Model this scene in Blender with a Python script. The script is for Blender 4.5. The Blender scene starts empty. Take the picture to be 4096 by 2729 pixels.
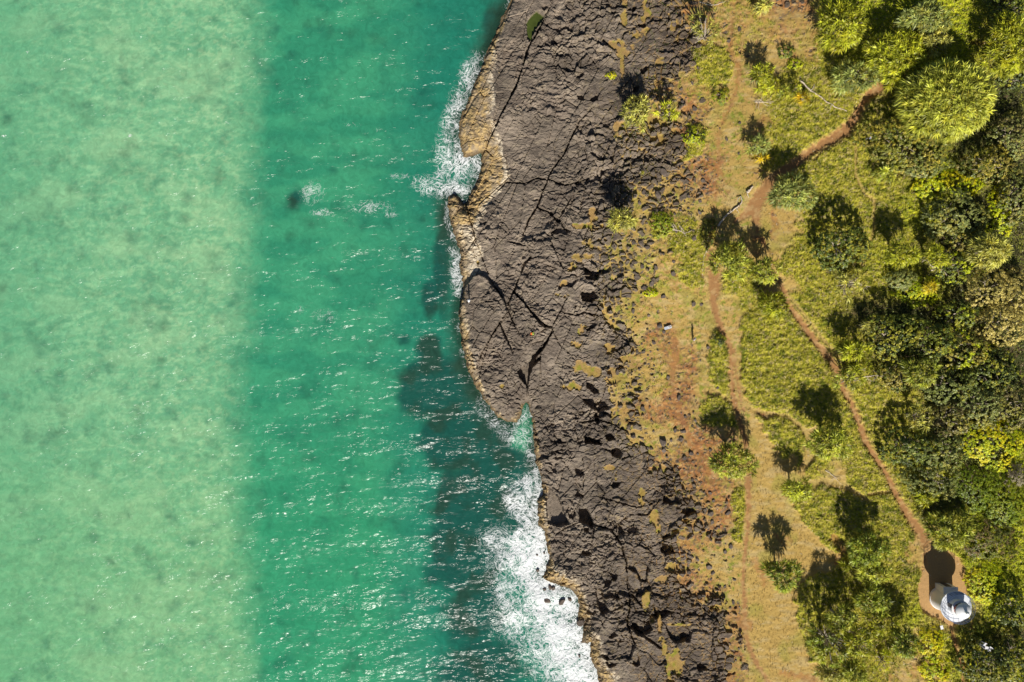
import bpy, math, random
import numpy as np
from mathutils import Vector, Matrix

R = math.radians
scene = bpy.context.scene
COL = scene.collection
random.seed(7)
rng = np.random.default_rng(11)

# ------------------------------------------------------------------ camera, world, sun, exposure
HC = 125.0
KPX = math.tan(R(65.5) / 2) / 2048.0
cam = bpy.data.cameras.new('camera')
cam.sensor_fit = 'HORIZONTAL'
cam.angle_x = R(65.5)
cam.clip_start = 1.0
cam.clip_end = 8000
camo = bpy.data.objects.new('camera', cam)
COL.objects.link(camo)
camo.location = (0, 0, HC)
scene.camera = camo

SUN_EL = R(36.5)
sdir = Vector((0.06, -1.0, 0)).normalized() * math.cos(SUN_EL) + Vector((0, 0, math.sin(SUN_EL)))
world = bpy.data.worlds.new('World')
scene.world = world
world.use_nodes = True
wn = world.node_tree
wn.nodes.clear()
sky = wn.nodes.new('ShaderNodeTexSky')
sky.sky_type = 'NISHITA'
sky.sun_disc = False
sky.air_density = .7
sky.dust_density = .4
sky.sun_elevation = SUN_EL
sky.sun_rotation = math.pi - 0.06
bgn = wn.nodes.new('ShaderNodeBackground')
bgn.inputs[1].default_value = 0.05
wout = wn.nodes.new('ShaderNodeOutputWorld')
wn.links.new(sky.outputs[0], bgn.inputs[0])
wn.links.new(bgn.outputs[0], wout.inputs[0])

sl = bpy.data.lights.new('sun', 'SUN')
sl.energy = 5.0
sl.angle = R(0.5)
sl.color = (1.0, 0.95, 0.86)
so = bpy.data.objects.new('sun', sl)
COL.objects.link(so)
so.location = sdir * 200
so.rotation_euler = (-sdir).to_track_quat('-Z', 'Y').to_euler()

scene.view_settings.view_transform = 'Standard'
scene.view_settings.look = 'None'
scene.view_settings.exposure = 0.2
scene.view_settings.gamma = 1.0
try:
    scene.cycles.max_bounces = 6
    scene.cycles.transparent_max_bounces = 8
    scene.cycles.caustics_reflective = False
    scene.cycles.caustics_refractive = False
    scene.cycles.sample_clamp_indirect = 4
except Exception:
    pass

# ------------------------------------------------------------------ numeric helpers
def vnoise(x, y, seed=0):
    r = np.random.default_rng(seed + 1000).random((256, 256))
    xi = np.floor(x).astype(np.int64); yi = np.floor(y).astype(np.int64)
    fx = x - xi; fy = y - yi
    fx = fx * fx * (3 - 2 * fx); fy = fy * fy * (3 - 2 * fy)
    x0 = xi & 255; x1 = (xi + 1) & 255; y0 = yi & 255; y1 = (yi + 1) & 255
    a = r[y0, x0]; b = r[y0, x1]; c = r[y1, x0]; d = r[y1, x1]
    return (a + (b - a) * fx) * (1 - fy) + (c + (d - c) * fx) * fy

def fbm(x, y, seed=0, o=4, g=0.5):
    s = 0; amp = 1; tot = 0
    for i in range(o):
        c_, s_ = math.cos(.6 + 1.1 * i), math.sin(.6 + 1.1 * i)
        s = s + amp * vnoise((x * c_ - y * s_) * 2 ** i + i * 17.3, (x * s_ + y * c_) * 2 ** i - i * 9.1, seed + i)
        tot += amp; amp *= g
    return s / tot

def ridge(x, y, seed=0, o=3):
    s = 0; amp = 1; tot = 0
    for i in range(o):
        s = s + amp * (1 - np.abs(2 * vnoise(x * 2 ** i, y * 2 ** i, seed + i) - 1))
        tot += amp; amp *= 0.5
    return s / tot

def worley(x, y, seed=0, jit=0.9):
    g = np.random.default_rng(seed + 5000)
    jx = g.random((128, 128)) * jit + (1 - jit) / 2; jy = g.random((128, 128)) * jit + (1 - jit) / 2
    rr = g.random((128, 128, 4))
    xi = np.floor(x).astype(np.int64); yi = np.floor(y).astype(np.int64)
    f1 = np.full(x.shape, 9.0); f2 = np.full(x.shape, 9.0)
    ia = np.zeros(x.shape, np.int64); ib = np.zeros(x.shape, np.int64)
    dx = np.zeros(x.shape); dy = np.zeros(x.shape)
    for oy in (-1, 0, 1):
        for ox in (-1, 0, 1):
            cx = xi + ox; cy = yi + oy
            a = cy & 127; b = cx & 127
            ddx = x - (cx + jx[a, b]); ddy = y - (cy + jy[a, b])
            d = np.sqrt(ddx * ddx + ddy * ddy)
            m = d < f1
            f2 = np.where(m, f1, np.minimum(f2, d))
            f1 = np.where(m, d, f1)
            ia = np.where(m, a, ia); ib = np.where(m, b, ib)
            dx = np.where(m, ddx, dx); dy = np.where(m, ddy, dy)
    return f1, f2, rr[ia, ib], dx, dy

def sstep(a, b, x):
    t = np.clip((x - a) / (b - a), 0, 1)
    return t * t * (3 - 2 * t)

def seg_dist(px, py, pts, closed=False):
    d = np.full(px.shape, 1e9)
    n = len(pts)
    for i in range(n if closed else n - 1):
        ax, ay = pts[i][:2]; bx, by = pts[(i + 1) % n][:2]
        vx = bx - ax; vy = by - ay
        L = vx * vx + vy * vy + 1e-9
        t = np.clip(((px - ax) * vx + (py - ay) * vy) / L, 0, 1)
        d = np.minimum(d, (px - ax - t * vx) ** 2 + (py - ay - t * vy) ** 2)
    return np.sqrt(d)

def near_dist(px, py, pts, pad, closed=False):
    """distance to a polyline, only worked out near it (1e3 elsewhere); a third number per point is a half width that is subtracted"""
    out = np.full(px.shape, 1e3)
    n = len(pts)
    for i in range(n if closed else n - 1):
        A = pts[i]; B = pts[(i + 1) % n]
        m = (px > min(A[0], B[0]) - pad) & (px < max(A[0], B[0]) + pad) & (py > min(A[1], B[1]) - pad) & (py < max(A[1], B[1]) + pad)
        if not m.any():
            continue
        qx = px[m]; qy = py[m]
        vx = B[0] - A[0]; vy = B[1] - A[1]
        t = np.clip(((qx - A[0]) * vx + (qy - A[1]) * vy) / (vx * vx + vy * vy + 1e-9), 0, 1)
        d = np.hypot(qx - A[0] - t * vx, qy - A[1] - t * vy)
        if len(A) > 2:
            d = d - (A[2] + (B[2] - A[2]) * t)
        out[m] = np.minimum(out[m], d)
    return out

def inside(px, py, poly):
    c = np.zeros(px.shape, bool)
    n = len(poly)
    for i in range(n):
        x0, y0 = poly[i][:2]; x1, y1 = poly[(i + 1) % n][:2]
        if y0 == y1:
            continue
        m = ((y0 > py) != (y1 > py)) & (px < (x1 - x0) * (py - y0) / (y1 - y0) + x0)
        c ^= m
    return c

def poly_sd(px, py, poly, pad=120):
    """signed distance, positive inside, clipped at pad"""
    xs = [p[0] for p in poly]; ys = [p[1] for p in poly]
    out = np.full(px.shape, -float(pad))
    m = (px > min(xs) - pad) & (px < max(xs) + pad) & (py > min(ys) - pad) & (py < max(ys) + pad)
    if m.any():
        qx = px[m]; qy = py[m]
        d = seg_dist(qx, qy, poly, True)
        out[m] = np.where(inside(qx, qy, poly), d, -np.minimum(d, pad))
    return out

# ------------------------------------------------------------------ layout of the headland (survey units: 1 unit = about 3.7 cm)
SHORE = [(2480, -3000), (2200, -600), (2105, -250), (2066, -60), (2044, 0), (2008, 66), (1975, 148), (1942, 219), (1934, 250), (1911, 306), (1886, 367), (1860, 429),
 (1840, 474), (1832, 536), (1845, 597), (1855, 633), (1890, 618), (1926, 607), (1926, 663), (1911, 724), (1888, 765), (1868, 815), (1855, 817), (1840, 790), (1815, 772), (1796, 787),
 (1791, 843), (1801, 894), (1819, 945), (1837, 1001), (1842, 1026), (1837, 1067), (1850, 1123), (1847, 1190), (1836, 1241), (1840, 1302),
 (1850, 1378), (1860, 1440), (1872, 1480), (1890, 1526), (1922, 1578), (1943, 1610), (1974, 1648), (1988, 1669), (2035, 1690), (2072, 1690), (2086, 1652),
 (2095, 1624), (2107, 1606), (2121, 1643), (2128, 1690), (2130, 1736), (2137, 1797), (2144, 1853), (2161, 1895), (2168, 1933), (2168, 1979),
 (2151, 2003), (2149, 2054), (2152, 2097), (2177, 2127), (2184, 2189), (2200, 2224), (2187, 2265), (2169, 2311), (2200, 2331), (2271, 2352), (2307, 2382),
 (2317, 2433), (2307, 2489), (2342, 2484), (2330, 2535), (2322, 2571), (2363, 2576), (2358, 2637), (2383, 2678), (2393, 2729), (2420, 2900), (2600, 4200), (2700, 6000)]
LAND = SHORE + [(400000, 6000), (400000, -3000)]
# inner edge of the pale barnacle crust
CRUST = [(2480, -900), (2230, -600), (2135, -250), (2090, -60), (2069, 0), (2023, 66), (2003, 143), (1983, 204), (1980, 255), (1967, 296), (1977, 352), (1980, 403), (1965, 459), (1980, 490), (1998, 551),
 (2013, 602), (2029, 658), (2034, 704), (2029, 730), (1988, 777), (1952, 822), (1937, 848), (1914, 904), (1906, 945), (1932, 1016), (1918, 1078), (1891, 1106),
 (1860, 1150), (1858, 1205), (1865, 1251), (1878, 1312), (1878, 1378), (1901, 1435), (1904, 1461), (1918, 1526), (1945, 1560), (1943, 1585), (1962, 1618), (1988, 1648),
 (2035, 1680), (2056, 1668), (2077, 1634), (2103, 1598), (2133, 1662), (2156, 1774), (2165, 1867), (2175, 1923), (2193, 1947), (2188, 1984), (2190, 2090),
 (2197, 2153), (2210, 2214), (2222, 2270), (2302, 2306), (2332, 2367), (2358, 2433), (2368, 2510), (2414, 2571), (2424, 2642), (2475, 2714), (2520, 2900), (2700, 4200)]
CRUSTPOLY = CRUST + [(-9000, 4200), (-9000, -900)]
CRACKS = [  # (points x, y, half width), depth m
 ([(2197, 31, 2), (2171, 92, 3), (2110, 194, 6), (2090, 270, 4), (2059, 352, 6), (2029, 408, 3), (1993, 474, 4), (1962, 551, 3), (1934, 607, 3)], 1.8),
 ([(2320, 480, 3), (2284, 551, 3), (2258, 612, 4), (2202, 689, 3), (2171, 766, 4), (2151, 822, 6), (2115, 879, 5), (2095, 930, 4), (2085, 965, 2)], 1.2),
 ([(2378, 420, 2), (2320, 480, 3)], .8),
 ([(2222, 210, 1), (2222, 265, 2), (2258, 346, 2), (2250, 420, 1)], .4),
 ([(2350, 190, 2), (2390, 110, 2), (2400, 40, 1)], .6),
 ([(1985, 770, 2), (2023, 731, 5), (2105, 731, 3), (2141, 713, 4), (2197, 720, 4), (2258, 741, 5), (2304, 731, 5), (2360, 710, 3)], .9),
 ([(2284, 792, 4), (2238, 868, 4), (2258, 914, 5), (2300, 930, 2)], .9),
 ([(2151, 828, 4), (2207, 853, 8), (2238, 885, 8)], .9),
 ([(2034, 965, 4), (2070, 975, 6), (2110, 986, 3), (2122, 1030, 3)], .7),
 ([(2202, 965, 3), (2238, 1042, 2), (2255, 1075, 5)], .7),
 ([(1865, 822, 4), (1886, 894, 3), (1901, 955, 4), (1927, 1027, 2), (1962, 1118, 2), (2023, 1215, 4), (2029, 1246, 4), (1993, 1297, 5), (1957, 1358, 4), (1927, 1409, 3), (1901, 1486, 2)], 1.0),
 ([(1901, 955, 5), (1880, 990, 3), (1860, 1021, 2)], .8),
 ([(2120, 1032, 7), (2095, 1055, 8), (2080, 1103, 3), (2054, 1169, 5), (2034, 1210, 3), (2039, 1251, 4), (2059, 1302, 3), (2080, 1340, 2)], .9),
 ([(2054, 1169, 5), (2095, 1210, 3), (2130, 1255, 5), (2160, 1285, 9), (2182, 1305, 8), (2207, 1307, 3)], 1.4),
 ([(2268, 1190, 3), (2243, 1241, 4), (2207, 1307, 3), (2150, 1330, 2), (2110, 1399, 1)], .8),
 ([(1998, 1287, 4), (2023, 1348, 5), (2049, 1404, 3), (2060, 1440, 1)], .8),
 ([(2207, 1328, 4), (2176, 1384, 6), (2140, 1425, 10), (2115, 1470, 10), (2109, 1540, 4), (2109, 1600, 3)], 2.5),
 ([(2026, 1505, 1), (2045, 1470, 2), (2060, 1430, 1)], .4),
 ([(2026, 1505, 1), (2060, 1550, 1)], .3),
 ([(2240, 1245, 4), (2300, 1262, 4), (2340, 1250, 5), (2390, 1262, 4)], .8),
 ([(2207, 1310, 3), (2235, 1370, 3), (2270, 1410, 2), (2330, 1440, 2)], .7),
 ([(2340, 2060, 3), (2378, 2102, 4), (2449, 2122, 5), (2485, 2178, 4), (2505, 2245, 3), (2510, 2326, 3), (2521, 2408, 4), (2510, 2505, 3), (2540, 2580, 3)], 1.2),
 ([(2378, 2102, 4), (2370, 2170, 3)], .8), ([(2521, 2408, 3), (2460, 2440, 3), (2430, 2450, 2)], .8), ([(2521, 2370, 3), (2580, 2440, 3), (2640, 2480, 3)], .8),
 ([(2510, 2505, 4), (2570, 2540, 5), (2650, 2600, 4), (2690, 2630, 2)], .9), ([(2640, 2000, 3), (2590, 2060, 4), (2520, 2060, 3), (2449, 2122, 3)], .9),
 ([(2530, 2450, 3), (2610, 2465, 3), (2680, 2450, 2)], .8), ([(2200, 1800, 1), (2260, 1850, 2), (2330, 1960, 2), (2335, 2020, 2)], .5),
 ([(2320, 1690, 4), (2400, 1680, 5), (2460, 1700, 3), (2530, 1740, 2)], 1.0), ([(2400, 1990, 3), (2470, 2010, 4), (2560, 2030, 3), (2620, 2010, 3)], .8),
 ([(2332, 1830, 3), (2335, 1900, 2), (2330, 2000, 2)], .6),
]
PITS = [  # polygon, depth (m), slope width
 ([(2165, 1425), (2120, 1452), (2112, 1476), (2095, 1465), (2072, 1485), (2080, 1512), (2107, 1543), (2118, 1508), (2128, 1470), (2161, 1440)], 3.4, 4),
 ([(2191, 1947), (2217, 1975), (2240, 2003), (2254, 2045), (2276, 2098), (2240, 2108), (2192, 2096), (2186, 2007)], 4.0, 5),
 ([(2146, 46), (2176, 66), (2161, 97), (2141, 117), (2122, 160), (2112, 150), (2108, 122), (2108, 92), (2125, 66)], 1.0, 5),
 ([(2325, 1160), (2360, 1168), (2375, 1160), (2392, 1192), (2365, 1212), (2328, 1205)], 1.8, 4),
 ([(2338, 1068), (2380, 1085), (2440, 1066), (2436, 1090), (2385, 1106), (2340, 1098)], 1.2, 5),
 ([(2336, 1745), (2360, 1750), (2402, 1764), (2406, 1780), (2340, 1774)], 1.6, 4),
 ([(2345, 1530), (2372, 1532), (2392, 1560), (2398, 1578), (2376, 1576), (2350, 1552)], 1.3, 4),
 ([(2316, 2035), (2352, 2038), (2370, 2080), (2376, 2116), (2340, 2100), (2318, 2088)], 1.9, 5),
 ([(2440, 2450), (2420, 2405), (2402, 2350), (2382, 2370), (2392, 2430), (2410, 2462)], 1.5, 6),
 ([(2650, 2170), (2690, 2180), (2700, 2210), (2660, 2222), (2640, 2200)], 1.2, 5),
 ([(2655, 1985), (2690, 1972), (2715, 1990), (2720, 2012), (2680, 2020), (2655, 2010)], 1.0, 5),
 ([(2300, 1870), (2330, 1880), (2336, 1902), (2320, 1908), (2302, 1890)], .8, 4),
 ([(2330, 1598), (2380, 1590), (2420, 1600), (2440, 1635), (2400, 1650), (2360, 1630)], 1.3, 5),
 ([(2375, 1660), (2392, 1655), (2402, 1690), (2390, 1702)], 1.2, 4),
 ([(2420, 1740), (2450, 1735), (2462, 1760), (2430, 1765)], 1.1, 4),
 ([(2445, 1800), (2470, 1790), (2492, 1812), (2480, 1835), (2450, 1825)], 1.1, 4),
]
RAISED = [  # polygon, metres
 ([(1852, 1185), (1868, 1142), (1890, 1110), (1915, 1100), (1945, 1110), (1962, 1135), (2023, 1215), (2029, 1246), (1993, 1297), (1957, 1358), (1927, 1409), (1901, 1486), (1878, 1470), (1850, 1378), (1840, 1241)], .95),
 ([(2054, 1169), (2095, 1210), (2141, 1261), (2182, 1302), (2110, 1399), (2059, 1302), (2034, 1210)], .45),
 ([(1998, 1287), (2023, 1348), (2049, 1404), (2010, 1430), (1957, 1358)], .35),
 ([(2085, 965), (2122, 1030), (2240, 1070), (2255, 1075), (2238, 1042), (2202, 965), (2151, 940)], .3),
 ([(2151, 828), (2207, 853), (2238, 885), (2202, 965), (2085, 965), (2115, 879)], -.3),
 ([(2340, 560), (2300, 500), (2360, 430), (2460, 400), (2480, 440), (2470, 560), (2400, 580)], -.35),
 ([(1940, 600), (1990, 490), (2060, 360), (2110, 200), (2090, 120), (2020, 200), (1990, 300), (1985, 430), (1950, 540)], -.35),
]
MOSS = [  # soft ellipses of yellow moss and short grass in the rock: x, y, rx, ry, strength
 (2478, 190, 60, 42, 1.3), (2495, 60, 16, 90, .9), (2490, 250, 10, 70, .9), (2585, 60, 22, 70, .9), (2550, 130, 35, 25, .9), (2310, 905, 45, 12, .9), (2385, 905, 30, 18, .9),
 (2370, 970, 60, 28, 1.0), (2330, 1030, 45, 18, .7), (2290, 1070, 30, 22, .6), (2260, 1140, 22, 20, .7), (2370, 880, 25, 50, .5), (2305, 1370, 25, 30, .6), (2330, 1320, 25, 25, .5),
 (2290, 1545, 50, 22, .9), (2360, 1490, 50, 26, 1.0), (2450, 1510, 60, 40, 1.0), (2320, 1470, 30, 30, .6), (2620, 2080, 22, 42, .9), (2632, 2110, 12, 30, .7), (2645, 2325, 34, 22, 1.2), (2585, 2400, 18, 50, 1.0),
 (2610, 2450, 12, 40, .9), (2640, 2520, 12, 60, .9), (2655, 2590, 14, 40, .9), (2700, 2650, 40, 60, 1.4), (2680, 2690, 30, 40, 1.0), (2440, 1395, 30, 24, .7), (2700, 2270, 60, 24, .8),
 (2720, 2500, 60, 8, .8), (2600, 1000, 40, 30, .5), (2570, 1985, 20, 40, .6), (2440, 1870, 40, 12, .7), (2460, 1900, 12, 30, .6), (2520, 1450, 60, 30, .8), (2250, 1180, 30, 12, .4), (2010, 1546, 12, 8, 1.0),
 (1910, 1050, 8, 10, .9), (2640, 560, 30, 30, .8), (2600, 470, 50, 30, .8), (2480, 520, 30, 40, .8), (2650, 250, 30, 20, .5), (2700, 120, 20, 40, .5)]
MAPROWS = """RRRRRhmmmhmbbbbbbgk
RRRRRRmmmmmgbgbbbgk
RRRRRRmmtmmgbkbbbgk
RRRRhmmtmggggtbbbkk
RRRHHhmtmgggggbbbkk
RRRHRhtmmgggggbbkkk
RRRRRhdtmggggbkbkbk
RRRHHhdtmtgggggbbkk
RRRHHHttdtggggbbkkk
RRHHHgmtdtgggggkkkk
RRHHmmmgtggggbbkkkk
RRRHmmtgmtggggkbkkk
RRHmttttggggkkkkkkk
RRRHdttmgggggkkkkkk
RRRHmdtggggggkkkkkk
RRHHmdtggggggggkkkk
RRHhddtgdtgggggkkkk
RRRHtddmttgggggkkkb
RRRRhddmttgtggggkkb
RRRRRhdmtttmgggbkbb
RRRRRRhdttmggggkbbb
RRRRRhhttttmggmtbbb
RRRRRhtttttmggmtbbb
RRRRRhhttttgggggtbb
RRRRRRRhtttgggbttbb
RRRRRRRhttmgggmbggk
RRRRRRRhtttggmmmbgb""".split('\n')
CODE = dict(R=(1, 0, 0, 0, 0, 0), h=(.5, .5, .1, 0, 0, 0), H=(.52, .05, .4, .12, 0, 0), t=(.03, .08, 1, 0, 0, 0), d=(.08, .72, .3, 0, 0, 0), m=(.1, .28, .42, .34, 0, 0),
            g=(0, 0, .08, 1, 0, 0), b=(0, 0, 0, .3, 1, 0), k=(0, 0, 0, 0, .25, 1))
MAP = np.array([[CODE[c] for c in row[:19]] for row in MAPROWS], float)
P_TRAIL = [
 [(3720, 190, 12), (3640, 290, 13), (3593, 303, 16), (3530, 344, 17), (3468, 384, 12), (3441, 428, 13), (3414, 482, 16), (3370, 531, 20), (3307, 567, 17), (3245, 602, 15), (3200, 640, 16),
  (3140, 680, 16), (3082, 715, 17), (3046, 778, 24), (3015, 830, 28), (2975, 863, 14), (2940, 885, 8)],
 [(3020, 830, 24), (3024, 880, 16), (3030, 925, 6)],
 [(2836, 985, 7), (2845, 1040, 15), (2858, 1085, 26), (2856, 1150, 20), (2856, 1210, 12), (2868, 1267, 11), (2895, 1334, 9), (2921, 1387, 9), (2926, 1450, 9), (2928, 1512, 9), (2930, 1580, 9), (2944, 1637, 10),
  (2962, 1690, 8), (2985, 1780, 9), (2997, 1850, 10), (2994, 1937, 11), (2994, 2006, 8), (2991, 2111, 6), (2978, 2217, 6), (2973, 2323, 5), (2978, 2429, 7), (2981, 2508, 8),
  (2991, 2577, 9), (3018, 2640, 7), (3050, 2693, 6), (3080, 2740, 8)],
 [(2936, 1400, 3), (2945, 1500, 3), (2962, 1590, 3), (2975, 1640, 4)],
 [(3110, 1120, 5), (3140, 1165, 8), (3150, 1210, 8), (3170, 1243, 10), (3216, 1303, 12), (3270, 1379, 12), (3323, 1441, 13), (3352, 1495, 13), (3368, 1550, 10), (3405, 1615, 9), (3428, 1673, 9), (3445, 1720, 11),
  (3460, 1765, 11), (3490, 1812, 9), (3539, 1888, 9), (3560, 1930, 10), (3591, 1995, 10), (3639, 2074, 13), (3690, 2140, 20), (3706, 2200, 14), (3706, 2290, 16)],
 [(3800, 2490, 9), (3810, 2545, 7), (3832, 2610, 6), (3846, 2670, 5), (3850, 2740, 6)],
]
P_FAINT = [
 [(2950, -20, 4), (2929, 58, 6), (2924, 134, 10), (2915, 192, 4), (2935, 230, 4), (2960, 280, 12), (2946, 357, 8), (2924, 415, 7), (2893, 482, 8), (2871, 536, 5), (2875, 625, 10), (2866, 700, 6), (2862, 780, 3),
  (2854, 850, 3), (2846, 930, 4), (2838, 990, 4)],
 [(3120, 170, 2), (3160, 200, 3), (3150, 250, 2)],
 [(2870, 670, 4), (2890, 700, 5), (2905, 735, 2)],
 [(2700, 1330, 6), (2700, 1420, 18), (2690, 1500, 14), (2700, 1580, 16), (2730, 1680, 14), (2770, 1780, 12), (2810, 1850, 10), (2850, 1920, 12)],
 [(3105, 2140, 6), (3135, 2180, 5)], [(3020, 2240, 8), (3045, 2290, 12), (3058, 2340, 6)], [(3130, 2140, 6), (3160, 2165, 6)],
 [(2920, 2480, 22), (2990, 2500, 22)], [(3120, 2690, 8), (3250, 2715, 14)], [(3330, 2150, 14), (3390, 2220, 16), (3350, 2240, 14)],
 [(3870, 175, 6), (3950, 180, 6)],
]
P_TAN = [
 [(3414, 500, 3), (3419, 622, 4), (3419, 700, 4), (3454, 779, 5), (3492, 801, 5), (3492, 912, 4), (3477, 970, 3), (3440, 1060, 4)],
 [(3395, 545, 3), (3350, 560, 4), (3300, 590, 4), (3250, 640, 5)],
 [(2990, 1625, 4), (3030, 1640, 5), (3080, 1657, 5), (3150, 1662, 5), (3190, 1695, 5), (3230, 1740, 8), (3250, 1790, 12), (3230, 1850, 10)],
 [(2820, 1520, 4), (2870, 1570, 5), (2920, 1605, 5)],
 [(3220, 1930, 8), (3300, 1920, 8), (3370, 1935, 9), (3430, 1975, 8), (3470, 2000, 5)],
 [(3470, 1975, 5), (3550, 1965, 5)], [(3130, 1160, 4), (3200, 1240, 5), (3290, 1360, 6), (3370, 1450, 5)],
 [(3660, 2080, 8), (3700, 2120, 10)], [(3540, 735, 5), (3575, 715, 5), (3600, 690, 3)],
]
P_BELT = [[(2950, 1180), (2965, 1350), (2970, 1550), (2990, 1600), (3010, 1635), (3050, 1720), (3090, 1800), (3108, 1895), (3155, 1995), (3198, 2059), (3256, 2127), (3287, 2180), (3340, 2215), (3350, 2240),
           (3261, 2270), (3208, 2334), (3176, 2387), (3192, 2471), (3219, 2587), (3240, 2667), (3260, 2760), (3000, 2760), (2985, 2300), (2990, 1900), (2960, 1700), (2930, 1500), (2900, 1340), (2860, 1200)],
          [(3090, 700), (3086, 850), (3075, 960), (3095, 1010), (3060, 960), (3000, 900), (2960, 860), (3030, 790)],
          [(3200, 1720), (3260, 1700), (3290, 1740), (3250, 1850), (3210, 1880)]]
P_LUSH = [[(2966, 1290), (2985, 1250), (3029, 1227), (3154, 1240), (3225, 1330), (3279, 1401), (3332, 1460), (3354, 1512), (3332, 1557), (3300, 1640), (3225, 1690), (3170, 1660), (3100, 1650), (3012, 1628), (2984, 1560), (2970, 1430)],
          [(3020, 1655), (3060, 1672), (3140, 1672), (3185, 1712), (3215, 1760), (3205, 1800), (3130, 1830), (3100, 1800), (3060, 1720)],
          [(3155, 1990), (3200, 1960), (3300, 1940), (3400, 1990), (3470, 2010), (3600, 2080), (3640, 2160), (3560, 2200), (3450, 2180), (3350, 2205), (3290, 2170), (3230, 2110)],
          [(3200, 2340), (3270, 2290), (3400, 2330), (3420, 2420), (3350, 2460), (3300, 2500), (3290, 2640), (3240, 2640), (3195, 2480), (3182, 2400)],
          [(2852, 1345), (2880, 1330), (2900, 1375), (2915, 1410), (2913, 1480), (2910, 1560), (2895, 1575), (2860, 1540), (2835, 1500), (2830, 1440), (2840, 1400)],
          [(2835, 1585), (2870, 1590), (2900, 1615), (2932, 1650), (2900, 1690), (2850, 1700), (2815, 1690), (2808, 1620)],
          [(2938, 1958), (2975, 1958), (2979, 2032), (2970, 2080), (2949, 2069), (2933, 2016)], [(2944, 2085), (2973, 2085), (2968, 2164), (2933, 2159)],
          [(2740, 1010), (2810, 1040), (2805, 1090), (2815, 1130), (2770, 1150), (2720, 1120)], [(2620, 870), (2670, 880), (2690, 920), (2660, 950), (2620, 940)],
          [(2760, 500), (2830, 520), (2800, 620), (2740, 640)], [(2770, 200), (2880, 190), (2930, 260), (2900, 340), (2800, 330)]]
APRON = [(3702, 2255), (3665, 2349), (3670, 2407), (3692, 2450), (3760, 2481), (3808, 2512), (3845, 2471), (3866, 2376), (3871, 2296), (3834, 2228), (3792, 2201), (3729, 2164), (3700, 2190)]

def smap(px, py):
    gx = np.clip((px - 2250) / 100, 0, 17.999); gy = np.clip((py - 50) / 100, 0, 25.999)
    xi = gx.astype(int); yi = gy.astype(int)
    fx = (gx - xi)[..., None]; fy = (gy - yi)[..., None]
    return (MAP[yi, xi] * (1 - fx) + MAP[yi, xi + 1] * fx) * (1 - fy) + (MAP[yi + 1, xi] * (1 - fx) + MAP[yi + 1, xi + 1] * fx) * fy

def shore_d(px, py):
    """metres inland of the waterline (negative = out at sea)"""
    wx = px + 9 * (vnoise(px / 14, py / 14, 51) - .5) + 5 * (vnoise(px / 6, py / 6, 52) - .5)
    wy = py + 9 * (vnoise(px / 14, py / 14, 53) - .5)
    d = seg_dist(wx, wy, SHORE) * 0.0375
    return np.where(inside(wx, wy, LAND), d, -d)

def zbase(d, px, py):
    z = np.interp(d, [-60, -14, -5, -1.2, 0, .5, 1.6, 4, 14, 30, 55, 90, 300], [-12, -5, -3.2, -1.6, -.15, .55, 1.3, 2.0, 3.4, 5.2, 7.4, 8.6, 14])
    hill = np.interp(d, [5, 40], [0, 1])
    return z + hill * 0.7 * (fbm(px / 500, py / 500, 77, 2) - .5)

def to_px(X, Y, z):
    return 2048 + X / (KPX * (HC - z)), 1364.5 - Y / (KPX * (HC - z))

def axis(lo, hi, step, far):
    c = np.arange(lo, hi + step * .5, step)
    s = step; L = []; v = lo
    while v > -far:
        s *= 1.35; v -= s; L.append(v)
    s = step; H = []; v = c[-1]
    while v < far:
        s *= 1.35; v += s; H.append(v)
    return np.array(L[::-1] + list(c) + H)

STEP = 0.125
gx = axis(-13.0, 83.5, STEP, 3500); gy = axis(-57.5, 57.5, STEP, 3500)
GX, GY = np.meshgrid(gx, gy)
px0, py0 = to_px(GX, GY, 4.0)
d0 = shore_d(px0, py0)
z0 = zbase(d0, px0, py0)
PX, PY = to_px(GX, GY, np.clip(z0, 0, 9))
SD = shore_d(PX, PY)
ZB = zbase(SD, PX, PY)
del px0, py0, d0, z0

# biome weights
wpx = PX + 70 * (fbm(PX / 60, PY / 60, 3, 3) - .5) * 2 * .6
wpy = PY + 70 * (fbm(PX / 60, PY / 60, 4, 3) - .5) * 2 * .6
W = smap(wpx, wpy)
W[..., 0] = np.where(PX < 2260, 1, W[..., 0])
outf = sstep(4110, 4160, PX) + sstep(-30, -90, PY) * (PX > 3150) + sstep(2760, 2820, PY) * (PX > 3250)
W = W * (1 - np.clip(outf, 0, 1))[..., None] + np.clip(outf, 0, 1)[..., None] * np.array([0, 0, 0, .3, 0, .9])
for P in P_BELT:
    s = sstep(-8, 8, poly_sd(PX, PY, P, 60) + 26 * (fbm(PX / 22, PY / 22, 6, 2) - .5))[..., None]
    W = W * (1 - s) + s * np.array([0, .1, 1, 0, 0, 0])
for P in P_LUSH:
    s = sstep(-18, 14, poly_sd(PX, PY, P, 60) + 30 * (fbm(PX / 18, PY / 18, 5, 2) - .5))[..., None]
    W = W * (1 - s) + s * np.array([0, 0, .1, 1, 0, 0])
nA = fbm(PX / 26, PY / 26, 8, 4); nB = fbm(PX / 30 + 40, PY / 30, 9, 4); nC = fbm(PX / 12, PY / 12, 10, 3)
W[..., 1] *= 0.55 + 0.9 * nA; W[..., 2] *= 0.55 + 0.9 * nB; W[..., 3] *= .6 + .8 * nC
def paths(L, pad, jit, seed):
    d = np.full(PX.shape, 1e3)
    for P in L:
        d = np.minimum(d, near_dist(PX, PY, P, pad))
    return d + jit * (fbm(PX / 9, PY / 9, seed, 3) - .5)
dT = paths(P_TRAIL, 60, 20, 12); dF = paths(P_FAINT, 60, 26, 13); dN = paths(P_TAN, 60, 12, 14)
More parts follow.
